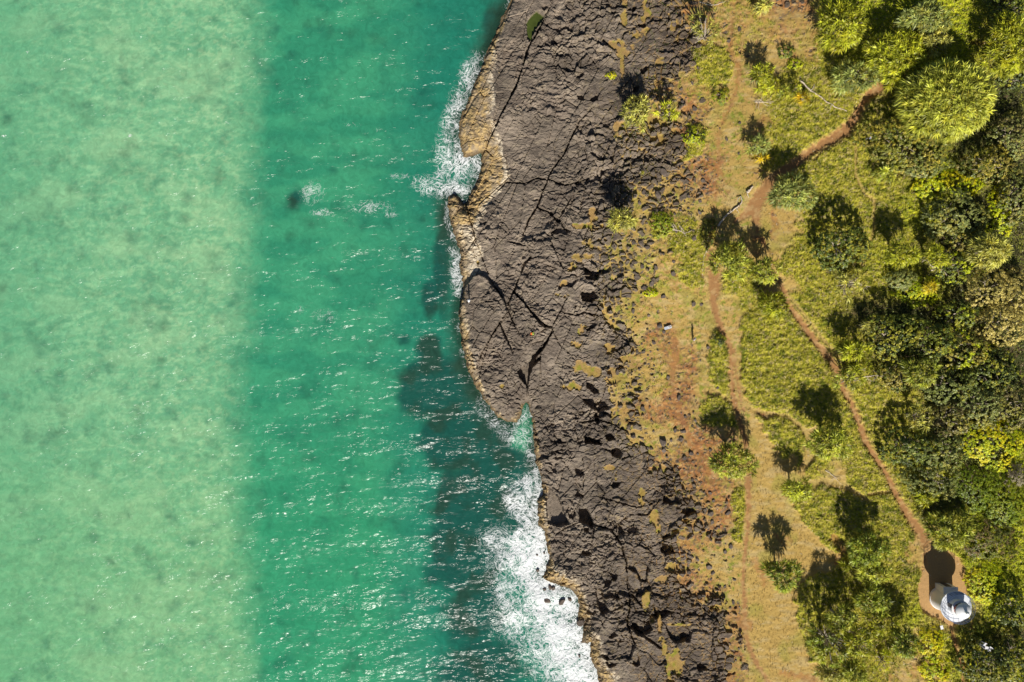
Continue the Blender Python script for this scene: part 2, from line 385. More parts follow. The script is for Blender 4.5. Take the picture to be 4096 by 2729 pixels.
apr = poly_sd(PX, PY, APRON, 60) + 10 * (fbm(PX / 10, PY / 10, 15, 2) - .5)
trail = np.maximum(sstep(8, -5, dT), sstep(-3, 4, apr))
faint = sstep(10, -8, dF) * .85
tanp = np.maximum(sstep(6, -3, dN), sstep(16, 4, dT) * .6)
ell = np.zeros(PX.shape)
for x, y, rx, ry, s in MOSS:
    ell = np.maximum(ell, s * (1 - ((PX - x) / rx) ** 2 - ((PY - y) / ry) ** 2))
moss = np.clip(np.minimum(ell, 1.0) * .9 + 3.4 * (fbm(PX / 24, PY / 24, 16, 4) - .53) + .12, 0, 1) * (ell > 0)

# ---- basalt columns: three sizes of cracked cells
rock = np.clip(W[..., 0], 0, 1)
rock = np.where(SD < 12, 1, rock)
X, Y = GX, GY
ux = X + 1.3 * (fbm(X * .45, Y * .45, 21, 3) - .5) * 1.4; uy = Y + 1.3 * (fbm(X * .45, Y * .45, 22, 3) - .5) * 1.4
def cells(sx, sy, seed, rot=0.0):
    c, s = math.cos(rot), math.sin(rot)
    return worley((ux * c - uy * s) / sx, (ux * s + uy * c) / sy, seed)
sF1, sF2, sR, sdx, sdy = cells(.62, .42, 31, .15)
mF1, mF2, mR, mdx, mdy = cells(1.05, .85, 32, -.2)
bF1, bF2, bR, bdx, bdy = cells(2.5, 1.9, 33, .3)
mid = sstep(.42, .6, fbm(PX / 160, PY / 160, 23, 2) + .28 * sstep(2180, 2420, PX) - .16 * ((PY > 1050) & (PX < 2300)))
big = sstep(2380, 2560, PX + 60 * (vnoise(PX / 70, PY / 70, 24) - .5)) * sstep(1850, 2150, PY)
mid = np.maximum(mid, big * .6) * sstep(2060, 2180, PX)
ckn = sstep(.38, .62, fbm(X * .5, Y * .5, 46, 2))
hs = (sR[..., 0] - .5) * .16 + sdx * (sR[..., 1] - .5) * .25 + sdy * (sR[..., 2] - .35) * .34 - .09 * sstep(.10, .0, sF2 - sF1) * ckn
hm = (mR[..., 0] - .5) * .40 * (1 - .45 * big) + mdx * (mR[..., 1] - .5) * .55 + mdy * (mR[..., 2] - .35) * .7 - .30 * (.15 + .85 * ckn) * sstep(.14, .0, mF2 - mF1) - .10 * mF1 ** 2
hb = (bR[..., 0] - .5) * .75 + bdx * (bR[..., 1] - .5) * .8 + bdy * (bR[..., 2] - .45) * .8 - .55 * (.3 + .7 * ckn) * sstep(.07, .0, bF2 - bF1) - .18 * bF1 ** 2
loww = 1 - .42 * sstep(1700, 2000, PY)
h_rock = hs * (1 - mid * .35) * 1.15 + (hm * mid * (1 - .35 * big) + hb * big) * loww
rough = .20 * (fbm(X * 2.0, Y * 3.4, 26, 3) - .5) + .5 * (fbm(X * .22, Y * .3, 27, 3) - .5) + .35 * (ridge(X * .35 + .3 * Y, Y * .5, 28, 2) - .5)
slab = .45 + .85 * sstep(.36, .64, fbm(X * .16, Y * .22, 48, 3))
h_rock = (h_rock + rough) * slab
j1, j2, jr, _a, _b = worley((X * .5 + Y * .87) / 7.5, (X * .87 - Y * .5) / 2.4, 49)
h_rock += ((jr[..., 0] - .5) * .22 - .30 * sstep(.05, .0, j2 - j1) * sstep(.35, .6, jr[..., 1] + .3 * (nA - .5))) * (1 - .7 * big)
# larger gaps between blocks: a few cells sink
sink = (mR[..., 3] > .95) & (mid > .35)
h_rock -= np.where(sink, .7 * mid, 0)
sinkb = (bR[..., 3] > .93)
h_rock -= np.where(sinkb, .8 * big, 0)
for P, dep in CRACKS:
    d = near_dist(PX + 5 * (vnoise(PX / 9, PY / 9, 29) - .5), PY + 5 * (vnoise(PX / 9, PY / 9, 30) - .5), P, 30) + 5 * (fbm(PX / 14, PY / 14, 34, 2) - .45)
    h_rock -= dep * .85 * sstep(1.0, -2.6, d + .8)
for P, dep, sw in PITS:
    d = poly_sd(PX + 6 * (vnoise(PX / 8, PY / 8, 35) - .5), PY + 6 * (vnoise(PX / 8, PY / 8, 36) - .5), P, 30)
    h_rock -= dep * sstep(-sw * .4, sw * .8, d)
for P, up in RAISED:
    d = poly_sd(PX + 8 * (vnoise(PX / 9, PY / 9, 37) - .5), PY + 8 * (vnoise(PX / 9, PY / 9, 38) - .5), P, 30)
    h_rock += up * sstep(-2.5, 2.5, d)
# rock or soil: cells stand out of the soil where the rock thins out
cellp = mR[..., 3] * .7 + bR[..., 2] * .3
edge = (rock - .12) * 1.18
on = sstep(-.03, .03, edge + .16 * (nC - .5) - cellp) * sstep(.02, .10, mF2 - mF1 - (.08 + .26 * mR[..., 1]) * sstep(.85, .35, rock) + .5 * (rock > .97))
on2 = sstep(-.03, .03, .62 * np.clip(rock + .35 * W[..., 1] * (PX < 2850), 0, 1) + .3 * (nA - .5) - sR[..., 3]) * sstep(.16, .26, sF2 - sF1 - .10 * sR[..., 1]) * (rock > .05) * sstep(.35, .6, nB + .25 * rock)
isml = (on2 > on)
on = np.where(rock > .93, 1, np.maximum(on, on2))
moss_c = moss * sstep(.0, .12, moss)
cut = sstep(.22, .42, moss - .5 * (hm + .1) + .9 * (fbm(PX / 8, PY / 8, 47, 3) - .5) * (moss > 0))
on = on * (1 - cut)
on = on * (1 - trail) * (1 - .8 * faint)
ROCK = np.clip(on, 0, 1)
soil_h = .05 * (fbm(X * .8, Y * .8, 41, 3) - .5)
lush = np.clip(W[..., 3], 0, 1) * (1 - ROCK); bright = np.clip(W[..., 4], 0, 1); dark = np.clip(W[..., 5], 0, 1)
keep = (1 - trail) * (1 - faint) * (1 - .7 * tanp)
tuft = ridge(X * 1.4 + .5 * fbm(X, Y, 44, 2), Y * 2.0, 42, 3) * .5 + fbm(X * .5, Y * .6, 43, 2) * .5
soil_h = soil_h + (lush * keep) * tuft * .75 + bright * keep * (tuft * 1.1) + .12 * (W[..., 2] * keep) * (nC - .5)
soil_h += .22 * sstep(.50, .62, fbm(X * 1.9, Y * 1.9, 45, 2)) * np.clip(W[..., 1] + W[..., 2] * .3, 0, 1) * keep * (PX < 2900) * .6
soil_h -= .10 * trail
stand = np.where(rock > .93, 0.0, np.where(isml, .06 + .16 * sR[..., 2], .18 + .30 * mR[..., 1]))
fade = sstep(.3, 1.0, rock)
Z = ZB + np.where(ROCK > .02, ROCK * (h_rock * (.45 + .55 * fade) + stand * sstep(0, 1, ROCK)), 0) + (1 - ROCK) * (soil_h - .12 * cut + np.where(rock > .5, -.05, 0))
Z = np.where(SD < 0, ZB + .35 * h_rock, Z)
Z = np.where((SD >= 0) & (SD < 2.0), np.maximum(Z, .06 + .25 * SD), Z)
Z = np.where(SD > 1.2, np.maximum(Z, .45), Z)
Z = np.where(apr > 4, ZB + .01 * (nA - .5), Z)

# ---- albedo of the ground
def mix(a, b, t):
    return a * (1 - t[..., None]) + np.asarray(b) * t[..., None]
one = np.ones(PX.shape + (3,))
soil = one * np.array([.47, .315, .095])                       # short dry grass
soil = mix(soil, (.50, .365, .15), sstep(.45, .75, fbm(PX / 40, PY / 14, 61, 3)))
soil = mix(soil, (.34, .29, .06), sstep(.5, .75, fbm(PX / 70, PY / 70, 62, 3)) * .7)
dw = np.clip(W[..., 1] * 1.9 - W[..., 2] * .8 + .9 * (nA - .5), 0, 1)
dirt = one * np.array([.40, .185, .065])
dirt = mix(dirt, (.30, .14, .06), sstep(.45, .7, fbm(PX / 20, PY / 20, 63, 3)))
dirt = mix(dirt, (.50, .30, .13), sstep(.55, .75, fbm(PX / 12, PY / 12, 64, 3)))
soil = soil * (1 - dw[..., None]) + dirt * dw[..., None]
pebble = sstep(.60, .66, fbm(PX / 7, PY / 7, 65, 2)) * sstep(.3, .6, W[..., 1] + .5 * rock)
soil = mix(soil, (.13, .10, .07), pebble * .7)
weed = sstep(.62, .70, fbm(PX / 14, PY / 14, 66, 3)) * np.clip(W[..., 2] + W[..., 3] + W[..., 0], 0, 1) * (PX < 3000)
soil = mix(soil, (.22, .27, .03), weed * .75)
lg = one * np.array([.30, .29, .024])
lg = mix(lg, (.50, .44, .06), sstep(.45, .62, fbm(PX / 7, PY / 5, 67, 3)))
lg = mix(lg, (.115, .145, .012), sstep(.55, .72, fbm(PX / 24, PY / 18, 68, 3)) * .8)
lg = mix(lg, (.48, .38, .16), sstep(.62, .74, fbm(PX / 11, PY / 7, 69, 3)) * .7)
lw = sstep(.30, .55, W[..., 3] / (W[..., 3] + W[..., 2] * .8 + W[..., 1] + .05) + .35 * (nC - .5)) * (W[..., 3] > .1)
soil = soil * (1 - lw[..., None]) + lg * lw[..., None]
bg = one * np.array([.29, .33, .016])
bg = mix(bg, (.50, .50, .03), sstep(.42, .62, fbm(PX / 9, PY / 8, 70, 3)))
soil = mix(soil, 0, bright * 0) * (1 - bright[..., None]) + bg * bright[..., None]
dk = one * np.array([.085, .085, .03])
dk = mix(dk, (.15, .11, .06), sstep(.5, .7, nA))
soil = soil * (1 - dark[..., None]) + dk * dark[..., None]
soil = mix(soil, (.46, .33, .11), tanp * (1 - dark) * .85)
soil = soil * (1 - faint[..., None] * .8) + dirt * faint[..., None] * .8
tr = one * np.array([.36, .19, .075])
tr = mix(tr, (.45, .28, .12), sstep(.5, .7, fbm(PX / 16, PY / 16, 71, 3)))
tr = mix(tr, (.47, .285, .12), sstep(-6, 4, apr))
soil = soil * (1 - trail[..., None]) + tr * trail[..., None]
mosscol = mix(one * np.array([.38, .265, .075]), (.30, .20, .05), sstep(.45, .65, fbm(PX / 10, PY / 10, 72, 3)))
mosscol = mix(mosscol, (.36, .22, .09), sstep(.45, .6, fbm(PX / 30, PY / 30, 83, 3)) * .8)
mosscol = mix(mosscol, (.24, .24, .03), sstep(.6, .8, fbm(PX / 20, PY / 20, 73, 2)))
mw = np.maximum(cut, sstep(.3, .55, rock) * (PX > 2240))
mw = np.maximum(cut, .45 * mw * sstep(.35, .6, nB))
soil = soil * (1 - mw[..., None] * .85) + mosscol * mw[..., None] * .85
rk = one * np.array([.215, .172, .130])
rk = mix(rk, (.150, .118, .090), sstep(.4, .7, fbm(PX / 60, PY / 60, 74, 3)))
rk = rk * (.80 + .40 * (mR[..., 1] * mid + sR[..., 1] * (1 - mid)))[..., None]
rk = rk * (.88 + .24 * jr[..., 2])[..., None]
rk = mix(rk, (.165, .115, .080), np.clip(sstep(2350, 2800, PX) * .8 + .6 * (nA - .5), 0, 1) * .6)
rk = mix(rk, (.30, .22, .08), sstep(.62, .72, fbm(PX / 9, PY / 9, 75, 3)) * sstep(2200, 2500, PX) * .35)
rk = mix(rk, (.29, .235, .165), sstep(.60, .80, fbm(PX / 28, PY / 14, 76, 3)) * .6)
rk = rk * (1 - .22 * sstep(2350, 2600, PX + 80 * (nA - .5)))[..., None]
rk = rk * (.82 + .36 * sstep(.3, .7, fbm(PX / 130, PY / 60, 82, 4)))[..., None]
cf = sstep(.13, .03, mF2 - mF1) * sstep(2400, 2650, PX) * sstep(.40, .55, nB)
rk = mix(rk, (.40, .25, .09), cf * .8)
cd = near_dist(PX, PY, CRUST, 60)
ins = inside(PX, PY, CRUSTPOLY)
cs = np.where(ins, cd, -cd) + 34 * (fbm(PX / 9, PY / 9, 78, 3) - .5)
crust = sstep(-2, 3, cs) * (PX < 2520) * (SD > -1)
cc = one * np.array([.66, .56, .41])
wet = sstep(1.9, .5, SD + 1.2 * (fbm(PX / 16, PY / 16, 79, 3) - .5))
low = sstep(11, 4, PX * 0 + np.abs(cs) * 0 + SD * 3.4) * .0
ochre = np.clip(sstep(8, 30, cs) * ((PY < 900) | (PY > 1950)) + wet * .9 + .5 * (nC - .5), 0, 1)
cc = mix(cc, (.42, .27, .075), ochre * .8)
cc = mix(cc, (.17, .12, .075), sstep(.49, .62, fbm(PX / 9, PY / 6, 80, 4)) * .8)
cc = mix(cc, (.30, .24, .17), sstep(.5, .65, fbm(PX / 24, PY / 30, 81, 3)) * .6)
cc = mix(cc, (.10, .065, .03), sstep(.75, .1, SD) * .8)
rk = rk * (1 - crust[..., None]) + cc * crust[..., None]
rk = mix(rk, (.05, .07, .035), sstep(0.1, -.6, SD))
rk = mix(rk, (.12, .16, .10), sstep(-3, -9, SD))
rp = poly_sd(PX, PY, PITS[2][0], 30)
rk = mix(rk, (.10, .12, .02), sstep(-3, 3, rp) * 1.0)
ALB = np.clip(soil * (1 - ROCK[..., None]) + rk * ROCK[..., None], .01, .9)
ALB = np.where((SD < 0)[..., None], rk, ALB)

def gz(x, y):
    """terrain height at world x, y (arrays or numbers)"""
    x = np.atleast_1d(np.asarray(x, float)); y = np.atleast_1d(np.asarray(y, float))
    i = np.clip(np.searchsorted(gx, x) - 1, 0, len(gx) - 2); j = np.clip(np.searchsorted(gy, y) - 1, 0, len(gy) - 2)
    fx = (x - gx[i]) / (gx[i + 1] - gx[i]); fy = (y - gy[j]) / (gy[j + 1] - gy[j])
    return (Z[j, i] * (1 - fx) + Z[j, i + 1] * fx) * (1 - fy) + (Z[j + 1, i] * (1 - fx) + Z[j + 1, i + 1] * fx) * fy

def field(F, x, y):
    i = np.clip(np.searchsorted(gx, x), 0, len(gx) - 1); j = np.clip(np.searchsorted(gy, y), 0, len(gy) - 1)
    return F[j, i]

def zs(px, py):
    a = np.array([float(px)]); b = np.array([float(py)])
    return float(np.clip(zbase(shore_d(a, b), a, b), 0, 9)[0])

def spot(px, py, h=0.0):
    """ground point under something seen at survey point px, py whose middle is h metres above the ground"""
    z = zs(px, py)
    for _ in range(2):
        X_ = (px - 2048) * KPX * (HC - z - h); Y_ = (1364.5 - py) * KPX * (HC - z - h)
        z = float(gz(X_, Y_)[0])
    return X_, Y_, z

# ------------------------------------------------------------------ mesh + material helpers
def mesh_np(name, verts, faces, cols=None, smooth=False, mats=(), parent=None, link=True):
    """faces: list of (n, k) index arrays"""
    me = bpy.data.meshes.new(name)
    verts = np.asarray(verts, np.float32)
    me.vertices.add(len(verts)); me.vertices.foreach_set('co', verts.ravel())
    idx = np.concatenate([f.ravel() for f in faces]).astype(np.int32)
    tot = np.concatenate([np.full(len(f), f.shape[1]) for f in faces]).astype(np.int32)
    st = np.concatenate([[0], np.cumsum(tot)[:-1]]).astype(np.int32)
    me.loops.add(len(idx)); me.loops.foreach_set('vertex_index', idx)
    me.polygons.add(len(tot)); me.polygons.foreach_set('loop_start', st); me.polygons.foreach_set('loop_total', tot)
    me.update(calc_edges=True)
    me.polygons.foreach_set('use_smooth', np.full(len(tot), bool(smooth)))
    if cols is not None:
        for nm, c in (cols.items() if isinstance(cols, dict) else {'Col': cols}.items()):
            if c.ndim == 1:
                a = me.attributes.new(nm, 'FLOAT', 'POINT'); a.data.foreach_set('value', c.astype(np.float32))
            else:
                a = me.attributes.new(nm, 'FLOAT_COLOR', 'POINT')
                a.data.foreach_set('color', np.concatenate([c, np.ones((len(c), 1))], 1).astype(np.float32).ravel())
    for m in mats:
        me.materials.append(m)
    ob = bpy.data.objects.new(name, me)
    if link:
        COL.objects.link(ob)
    if parent is not None:
        ob.parent = parent
    return ob

def tag(o, label=None, cat=None, group=None, kind=None):
    if label: o['label'] = label
    if cat: o['category'] = cat
    if group: o['group'] = group
    if kind: o['kind'] = kind
    return o

def empty(name, loc, rz=0.0):
    o = bpy.data.objects.new(name, None)
    COL.objects.link(o); o.location = loc; o.rotation_euler = (0, 0, rz)
    o.empty_display_size = .3
    return o

def nodes(m):
    m.use_nodes = True
    nt = m.node_tree
    return nt, nt.nodes, nt.links, nt.nodes.get('Principled BSDF')

def simple_mat(name, color, rough=.6, vary=.12, scale=8, metal=0.0, bump=0.0):
    m = bpy.data.materials.new(name)
    nt, N, L, b = nodes(m)
    b.inputs['Roughness'].default_value = rough; b.inputs['Metallic'].default_value = metal
    g = N.new('ShaderNodeNewGeometry'); t = N.new('ShaderNodeTexNoise'); t.inputs['Scale'].default_value = scale; t.inputs['Detail'].default_value = 4
    L.new(g.outputs['Position'], t.inputs['Vector'])
    r = N.new('ShaderNodeMapRange'); r.inputs[3].default_value = 1 - vary; r.inputs[4].default_value = 1 + vary
    L.new(t.outputs[0], r.inputs[0])
    mx = N.new('ShaderNodeMix'); mx.data_type = 'RGBA'; mx.blend_type = 'MULTIPLY'; mx.inputs[0].default_value = 1
    mx.inputs[6].default_value = (*color, 1)
    L.new(r.outputs[0], mx.inputs[7]); L.new(mx.outputs[2], b.inputs['Base Color'])
    if bump:
        bp = N.new('ShaderNodeBump'); bp.inputs['Distance'].default_value = bump; L.new(t.outputs[0], bp.inputs['Height']); L.new(bp.outputs[0], b.inputs['Normal'])
    return m

def col_mat(name, rough=.8, scale=6.0, lo=.8, hi=1.2, bump=.05, detail=5, spec=.3, trans=0.0):
    """base colour from the mesh, broken up by procedural noise"""
    m = bpy.data.materials.new(name)
    nt, N, L, b = nodes(m)
    a = N.new('ShaderNodeAttribute'); a.attribute_name = 'Col'
    g = N.new('ShaderNodeNewGeometry'); t = N.new('ShaderNodeTexNoise')
    t.inputs['Scale'].default_value = scale; t.inputs['Detail'].default_value = detail; t.inputs['Roughness'].default_value = .65
    L.new(g.outputs['Position'], t.inputs['Vector'])
    r = N.new('ShaderNodeMapRange'); r.inputs[1].default_value = .3; r.inputs[2].default_value = .7
    r.inputs[3].default_value = lo; r.inputs[4].default_value = hi
    L.new(t.outputs[0], r.inputs[0])
    mx = N.new('ShaderNodeMix'); mx.data_type = 'RGBA'; mx.blend_type = 'MULTIPLY'; mx.inputs[0].default_value = 1
    L.new(a.outputs['Color'], mx.inputs[6]); L.new(r.outputs[0], mx.inputs[7]); L.new(mx.outputs[2], b.inputs['Base Color'])
    b.inputs['Roughness'].default_value = rough; b.inputs['Specular IOR Level'].default_value = spec
    if bump:
        bp = N.new('ShaderNodeBump'); bp.inputs['Distance'].default_value = bump; bp.inputs['Strength'].default_value = 1
        L.new(t.outputs[0], bp.inputs['Height']); L.new(bp.outputs[0], b.inputs['Normal'])
    if trans:
        tl = N.new('ShaderNodeBsdfTranslucent'); L.new(mx.outputs[2], tl.inputs[0])
        ms = N.new('ShaderNodeMixShader'); ms.inputs[0].default_value = trans
        o = N.get('Material Output')
        L.new(b.outputs[0], ms.inputs[1]); L.new(tl.outputs[0], ms.inputs[2]); L.new(ms.outputs[0], o.inputs[0])
    return m

M_rock = col_mat('basalt', .75, 5.0, .72, 1.28, .10, 6)
M_soil = col_mat('grassy_soil', .95, 7.0, .78, 1.22, .05, 6, .15)
M_path = col_mat('bare_earth', .95, 5.0, .86, 1.14, .03, 6, .15)
M_leaf = col_mat('leaves', .45, 3.0, .85, 1.15, 0, 2, .4, .14)
M_blade = col_mat('grass_blades', .7, 2.0, .8, 1.2, 0, 2, .2, .12)
M_bark = simple_mat('grey_bark', (.36, .30, .23), .85, .3, 5, bump=.03)
M_wood = simple_mat('bleached_wood', (.62, .52, .40), .8, .25, 7, bump=.02)

# ------------------------------------------------------------------ ground, rock shelf, paths: one sheet cut by surface
ny, nx = Z.shape
vid = np.arange(ny * nx).reshape(ny, nx)
quads = np.stack([vid[:-1, :-1], vid[:-1, 1:], vid[1:, 1:], vid[1:, :-1]], -1).reshape(-1, 4)
verts = np.stack([GX, GY, Z], -1).reshape(-1, 3)
albs = ALB.reshape(-1, 3)
rockq = (ROCK > .5) | (SD < .3)
cls = np.where(rockq, 1, np.where(trail > .5, 2, 0))[:-1, :-1].ravel()
for c, nm, m, sm in ((0, 'ground', M_soil, True), (1, 'rock_shelf', M_rock, False), (2, 'path', M_path, True)):
    q = quads[cls == c]
    u, inv = np.unique(q, return_inverse=True)
    tag(mesh_np(nm, verts[u], [inv.reshape(-1, 4)], albs[u], sm, [m]), kind='structure')

# ------------------------------------------------------------------ the sea
wx = axis(-83.0, 18.0, .2, 4000); wy = axis(-56.0, 56.0, .2, 4000)
SX, SY = np.meshgrid(wx, wy)
QX, QY = to_px(SX, SY, 0.0)
sd = shore_d(QX, QY)
wav = .24 * (vnoise(SX * .07 + .02 * SY, SY * .33, 101) - .5) * 2 + .10 * (vnoise(SX * .16 - .03 * SY, SY * .62, 107) - .5) * 2 + .06 * (fbm(SX * .45, SY * 1.1, 102, 3) - .5) * 2
wav += .05 * np.sin(SY * 1.9 + 2.5 * fbm(SX * .12, SY * .12, 103, 2) * 3) * fbm(SX * .2, SY * .2, 104, 2)
far = np.maximum(np.abs(SX), np.abs(SY)) > 90
SZ = np.where(far, 0, wav) * sstep(.0, -2.0, sd + 0 * SX) + .0
o3 = np.ones(QX.shape + (3,))
# depth of the sand bar: pale on the left, deep channel in the middle, reef and kelp by the rocks
edgex = np.interp(QY, [-600, 0, 400, 900, 1300, 1700, 2100, 2400, 2729, 3400], [1080, 1020, 1000, 985, 960, 930, 960, 985, 1010, 1040])
e = QX - edgex + 90 * (fbm(QX / 120, QY / 120, 111, 3) - .5) + 40 * (fbm(QX / 30, QY / 22, 112, 3) - .5)
deep = sstep(-100, 100, e)
w1 = fbm(QX / 90, QY / 90, 113, 2); w2 = fbm(QX / 90, QY / 90, 114, 2)
mot = fbm(QX / 40 + 3 * w1, QY / 15 + 3 * w2, 115, 4, .6)
mot2 = fbm(QX / 30 + 2 * w2, QY / 17 + 2 * w1, 116, 4, .6)
c1, c2, c3, _a, _b = worley(QX / 36 + 2.2 * w1 + .5 * vnoise(QX / 20, QY / 20, 131), QY / 25 + 2.2 * w2 + .5 * vnoise(QX / 20, QY / 20, 132), 133)
mot3 = fbm(QX / 24 + 2 * w2, QY / 15 + 2 * w1, 119, 4, .6)
wc = mix(o3 * np.array([.155, .405, .210]), (.225, .485, .255), sstep(.46, .66, mot))
wc = mix(wc, (.115, .355, .200), sstep(.55, .12, c1) * (.12 + .2 * c3[..., 0]))
wc = mix(wc, (.31, .56, .30), sstep(.16, .02, c2 - c1) * .42 * sstep(.35, .6, c3[..., 1] + mot - .5))  # caustic light: pale network over darker blobs, painted into the water colour
wc = mix(wc, (.115, .355, .195), sstep(.50, .66, mot2) * .5)
large = fbm(QX / 230, QY / 120, 130, 3)
wc = mix(wc, (.30, .53, .28), sstep(.5, .7, large) * .4)
wc = mix(wc, (.34, .56, .30), sstep(.56, .70, mot3) * sstep(200, 800, QX) * .5)
wc = mix(wc, (.095, .34, .18), sstep(420, -80, QX + 160 * (mot2 - .5)) * .55)
wc = mix(wc, (.17, .42, .17), sstep(1500, 2300, QY) * .3)
dp = mix(o3 * np.array([.034, .255, .140]), (.052, .315, .165), sstep(.35, .65, fbm(QX / 150, QY / 60, 117, 3)))
dp = mix(dp, (.015, .185, .125), sstep(1400, 1850, QX + 120 * (w1 - .5)) * .9)
dp = mix(dp, (.035, .31, .145), sstep(1400, 2200, QY) * sstep(1650, 1450, QX) * .6)
wc = wc * (1 - deep[..., None]) + dp * deep[..., None]
WDARK = [(1185, 790, 42, 60, .42), (1612, 1360, 44, 34, .40), (1725, 1200, 40, 90, .7), (1770, 1050, 40, 260, .7), (1715, 1400, 70, 70, .85), (1760, 1550, 170, 170, 1.1),
         (1900, 1660, 120, 110, 1.2), (1800, 1750, 140, 150, 1.1), (2000, 1850, 180, 170, 1.2), (1950, 2020, 230, 180, 1.2), (1860, 2200, 170, 220, 1.1), (1900, 2450, 150, 180, .8), (1920, 2660, 190, 190, .75), (1640, 1580, 60, 80, .7),
         (1790, 900, 50, 120, .6), (1990, 120, 60, 120, .8), (1920, 300, 50, 120, .5), (1720, 1800, 40, 80, .6), (1790, 2050, 60, 200, 1.0)]
dk_ = np.zeros(QX.shape)
for x, y, rx, ry, s in WDARK:
    dk_ = np.maximum(dk_, s * (1.15 - np.sqrt(((QX - x) / rx) ** 2 + ((QY - y) / ry) ** 2)) * (1 + 0 * x))
dk_ = np.clip(dk_ * 2.2 + 1.3 * (fbm(QX / 60, QY / 60, 118, 4) - .5) * (dk_ > -.4), 0, 1)
dk_ = sstep(-.05, 1.05, dk_)
reef = mix(o3 * np.array([.012, .085, .066]), (.020, .060, .042), sstep(.45, .7, fbm(QX / 70, QY / 70, 120, 4)))
wc = wc * (1 - dk_[..., None] * .95) + reef * dk_[..., None] * .95
nearr = sstep(-3.2, -.3, sd + 1.2 * (fbm(QX / 30, QY / 30, 121, 3) - .5)) * (QX > 1500)
wc = wc * (1 - nearr[..., None] * .75) + np.array([.030, .075, .048]) * nearr[..., None] * .75
gl = poly_sd(QX, QY, [(2100, 1625), (2070, 1700), (2050, 1780), (2100, 1800), (2130, 1740), (2125, 1680)], 60)
wc = mix(wc, (.05, .33, .17), sstep(-25, 15, gl) * .8)
wc = wc * (1 + .06 * (1 - deep))[..., None]
# foam
FOAM = [([(1934, 235), (1905, 310), (1868, 400), (1838, 460), (1822, 540), (1835, 640), (1800, 640), (1750, 600), (1770, 520), (1790, 440), (1830, 350), (1860, 270), (1900, 225)], .44, 44),
        ([(1835, 530), (1850, 640), (1926, 610), (1926, 680), (1905, 735), (1880, 780), (1862, 815), (1835, 780), (1800, 770), (1760, 780), (1740, 740), (1745, 640), (1780, 560)], .48, 34),
        ([(1740, 700), (1780, 740), (1760, 780), (1700, 770), (1655, 745), (1660, 715)], .40, 40),
        ([(1800, 1000), (1842, 990), (1845, 1060), (1852, 1180), (1825, 1180), (1805, 1100), (1812, 1050)], .46, 30), ([(1788, 850), (1820, 940), (1810, 960), (1780, 880)], .45, 20),
        ([(1930, 1600), (1985, 1670), (2040, 1700), (2110, 1640), (2125, 1760), (2100, 1790), (2040, 1770), (1960, 1700), (1920, 1640)], .36, 46),
        ([(2125, 1700), (2140, 1860), (2120, 1860), (2090, 1760)], .34, 30),
        ([(2150, 1880), (2172, 1960), (2150, 2010), (2150, 2100), (2100, 2090), (2040, 2050), (2020, 1990), (2080, 1930)], .56, 50),
        ([(2108, 2076), (2158, 2100), (2185, 2170), (2200, 2224), (2180, 2300), (2271, 2352), (2307, 2382), (2317, 2433), (2320, 2520), (2352, 2600), (2375, 2680), (2393, 2760), (2260, 2730), (2256, 2663),
          (2210, 2620), (2190, 2561), (2160, 2484), (2130, 2418), (2090, 2357), (2050, 2280), (2040, 2214), (2075, 2143)], 0.80, 80),
        ([(1950, 2150), (2060, 2130), (2120, 2300), (2250, 2500), (2300, 2720), (2180, 2720), (2080, 2560), (2000, 2500), (2000, 2350), (1980, 2230)], .50, 90),
        ]
fd = np.zeros(QX.shape)
for P, s, w in FOAM:
    q = poly_sd(QX, QY, P, 120)
    fd = np.maximum(fd, s * sstep(-w, w * .35, q))
fd = np.maximum(fd, .42 * sstep(-1.1, .1, sd) * (QX > 1500) * sstep(.35, .6, fbm(QX / 45, QY / 45, 125, 2)))
for x, y, rx, ry, s in [(1515, 522, 18, 12, .42), (1410, 500, 40, 12, .28), (1250, 770, 60, 60, .3), (1480, 830, 110, 30, .32), (1600, 705, 50, 16, .42), (1290, 850, 60, 20, .3), (1560, 860, 40, 14, .4),
                        (520, 542, 8, 6, .6), (112, 210, 7, 6, .5), (18, 546, 14, 4, .7), (905, 490, 20, 14, .2), (1300, 1260, 60, 30, .25), (1200, 1240, 20, 20, .3)]:
    fd = np.maximum(fd, s * sstep(1.3, .3, np.hypot((QX - x) / rx, (QY - y) / ry)))
dens = fbm(QX / 34, QY / 34, 126, 3)
fd = fd * (.45 + 1.1 * dens)
clear = np.clip(sstep(-1.6, -.2, sd) * .45, 0, 1) * (QX > 1500)

M_sea = bpy.data.materials.new('sea_water')
nt, N, L, b = nodes(M_sea)
geo = N.new('ShaderNodeNewGeometry')
at = N.new('ShaderNodeAttribute'); at.attribute_name = 'Col'
af = N.new('ShaderNodeAttribute'); af.attribute_name = 'Foam'
ac = N.new('ShaderNodeAttribute'); ac.attribute_name = 'Clear'
def math_node(op, a=None, c=None, clamp=False):
    n = N.new('ShaderNodeMath'); n.operation = op; n.use_clamp = clamp
    for i, v in enumerate((a, c)):
        if v is None: continue
        if isinstance(v, (int, float)): n.inputs[i].default_value = v
        else: L.new(v, n.inputs[i])
    return n.outputs[0]
def noise_node(scale, detail, vec, rough=.6, dist=0.0):
    n = N.new('ShaderNodeTexNoise'); n.inputs['Scale'].default_value = scale; n.inputs['Detail'].default_value = detail
    n.inputs['Roughness'].default_value = rough; n.inputs['Distortion'].default_value = dist
    L.new(vec, n.inputs['Vector']); return n.outputs[0]
mp = N.new('ShaderNodeMapping'); mp.inputs['Scale'].default_value = (.55, 1.25, 1); mp.inputs['Rotation'].default_value = (0, 0, .12)
L.new(geo.outputs['Position'], mp.inputs[0])
h1 = noise_node(.85, 3.2, mp.outputs[0], .5, .35)
h2 = noise_node(.16, 3, geo.outputs['Position'])
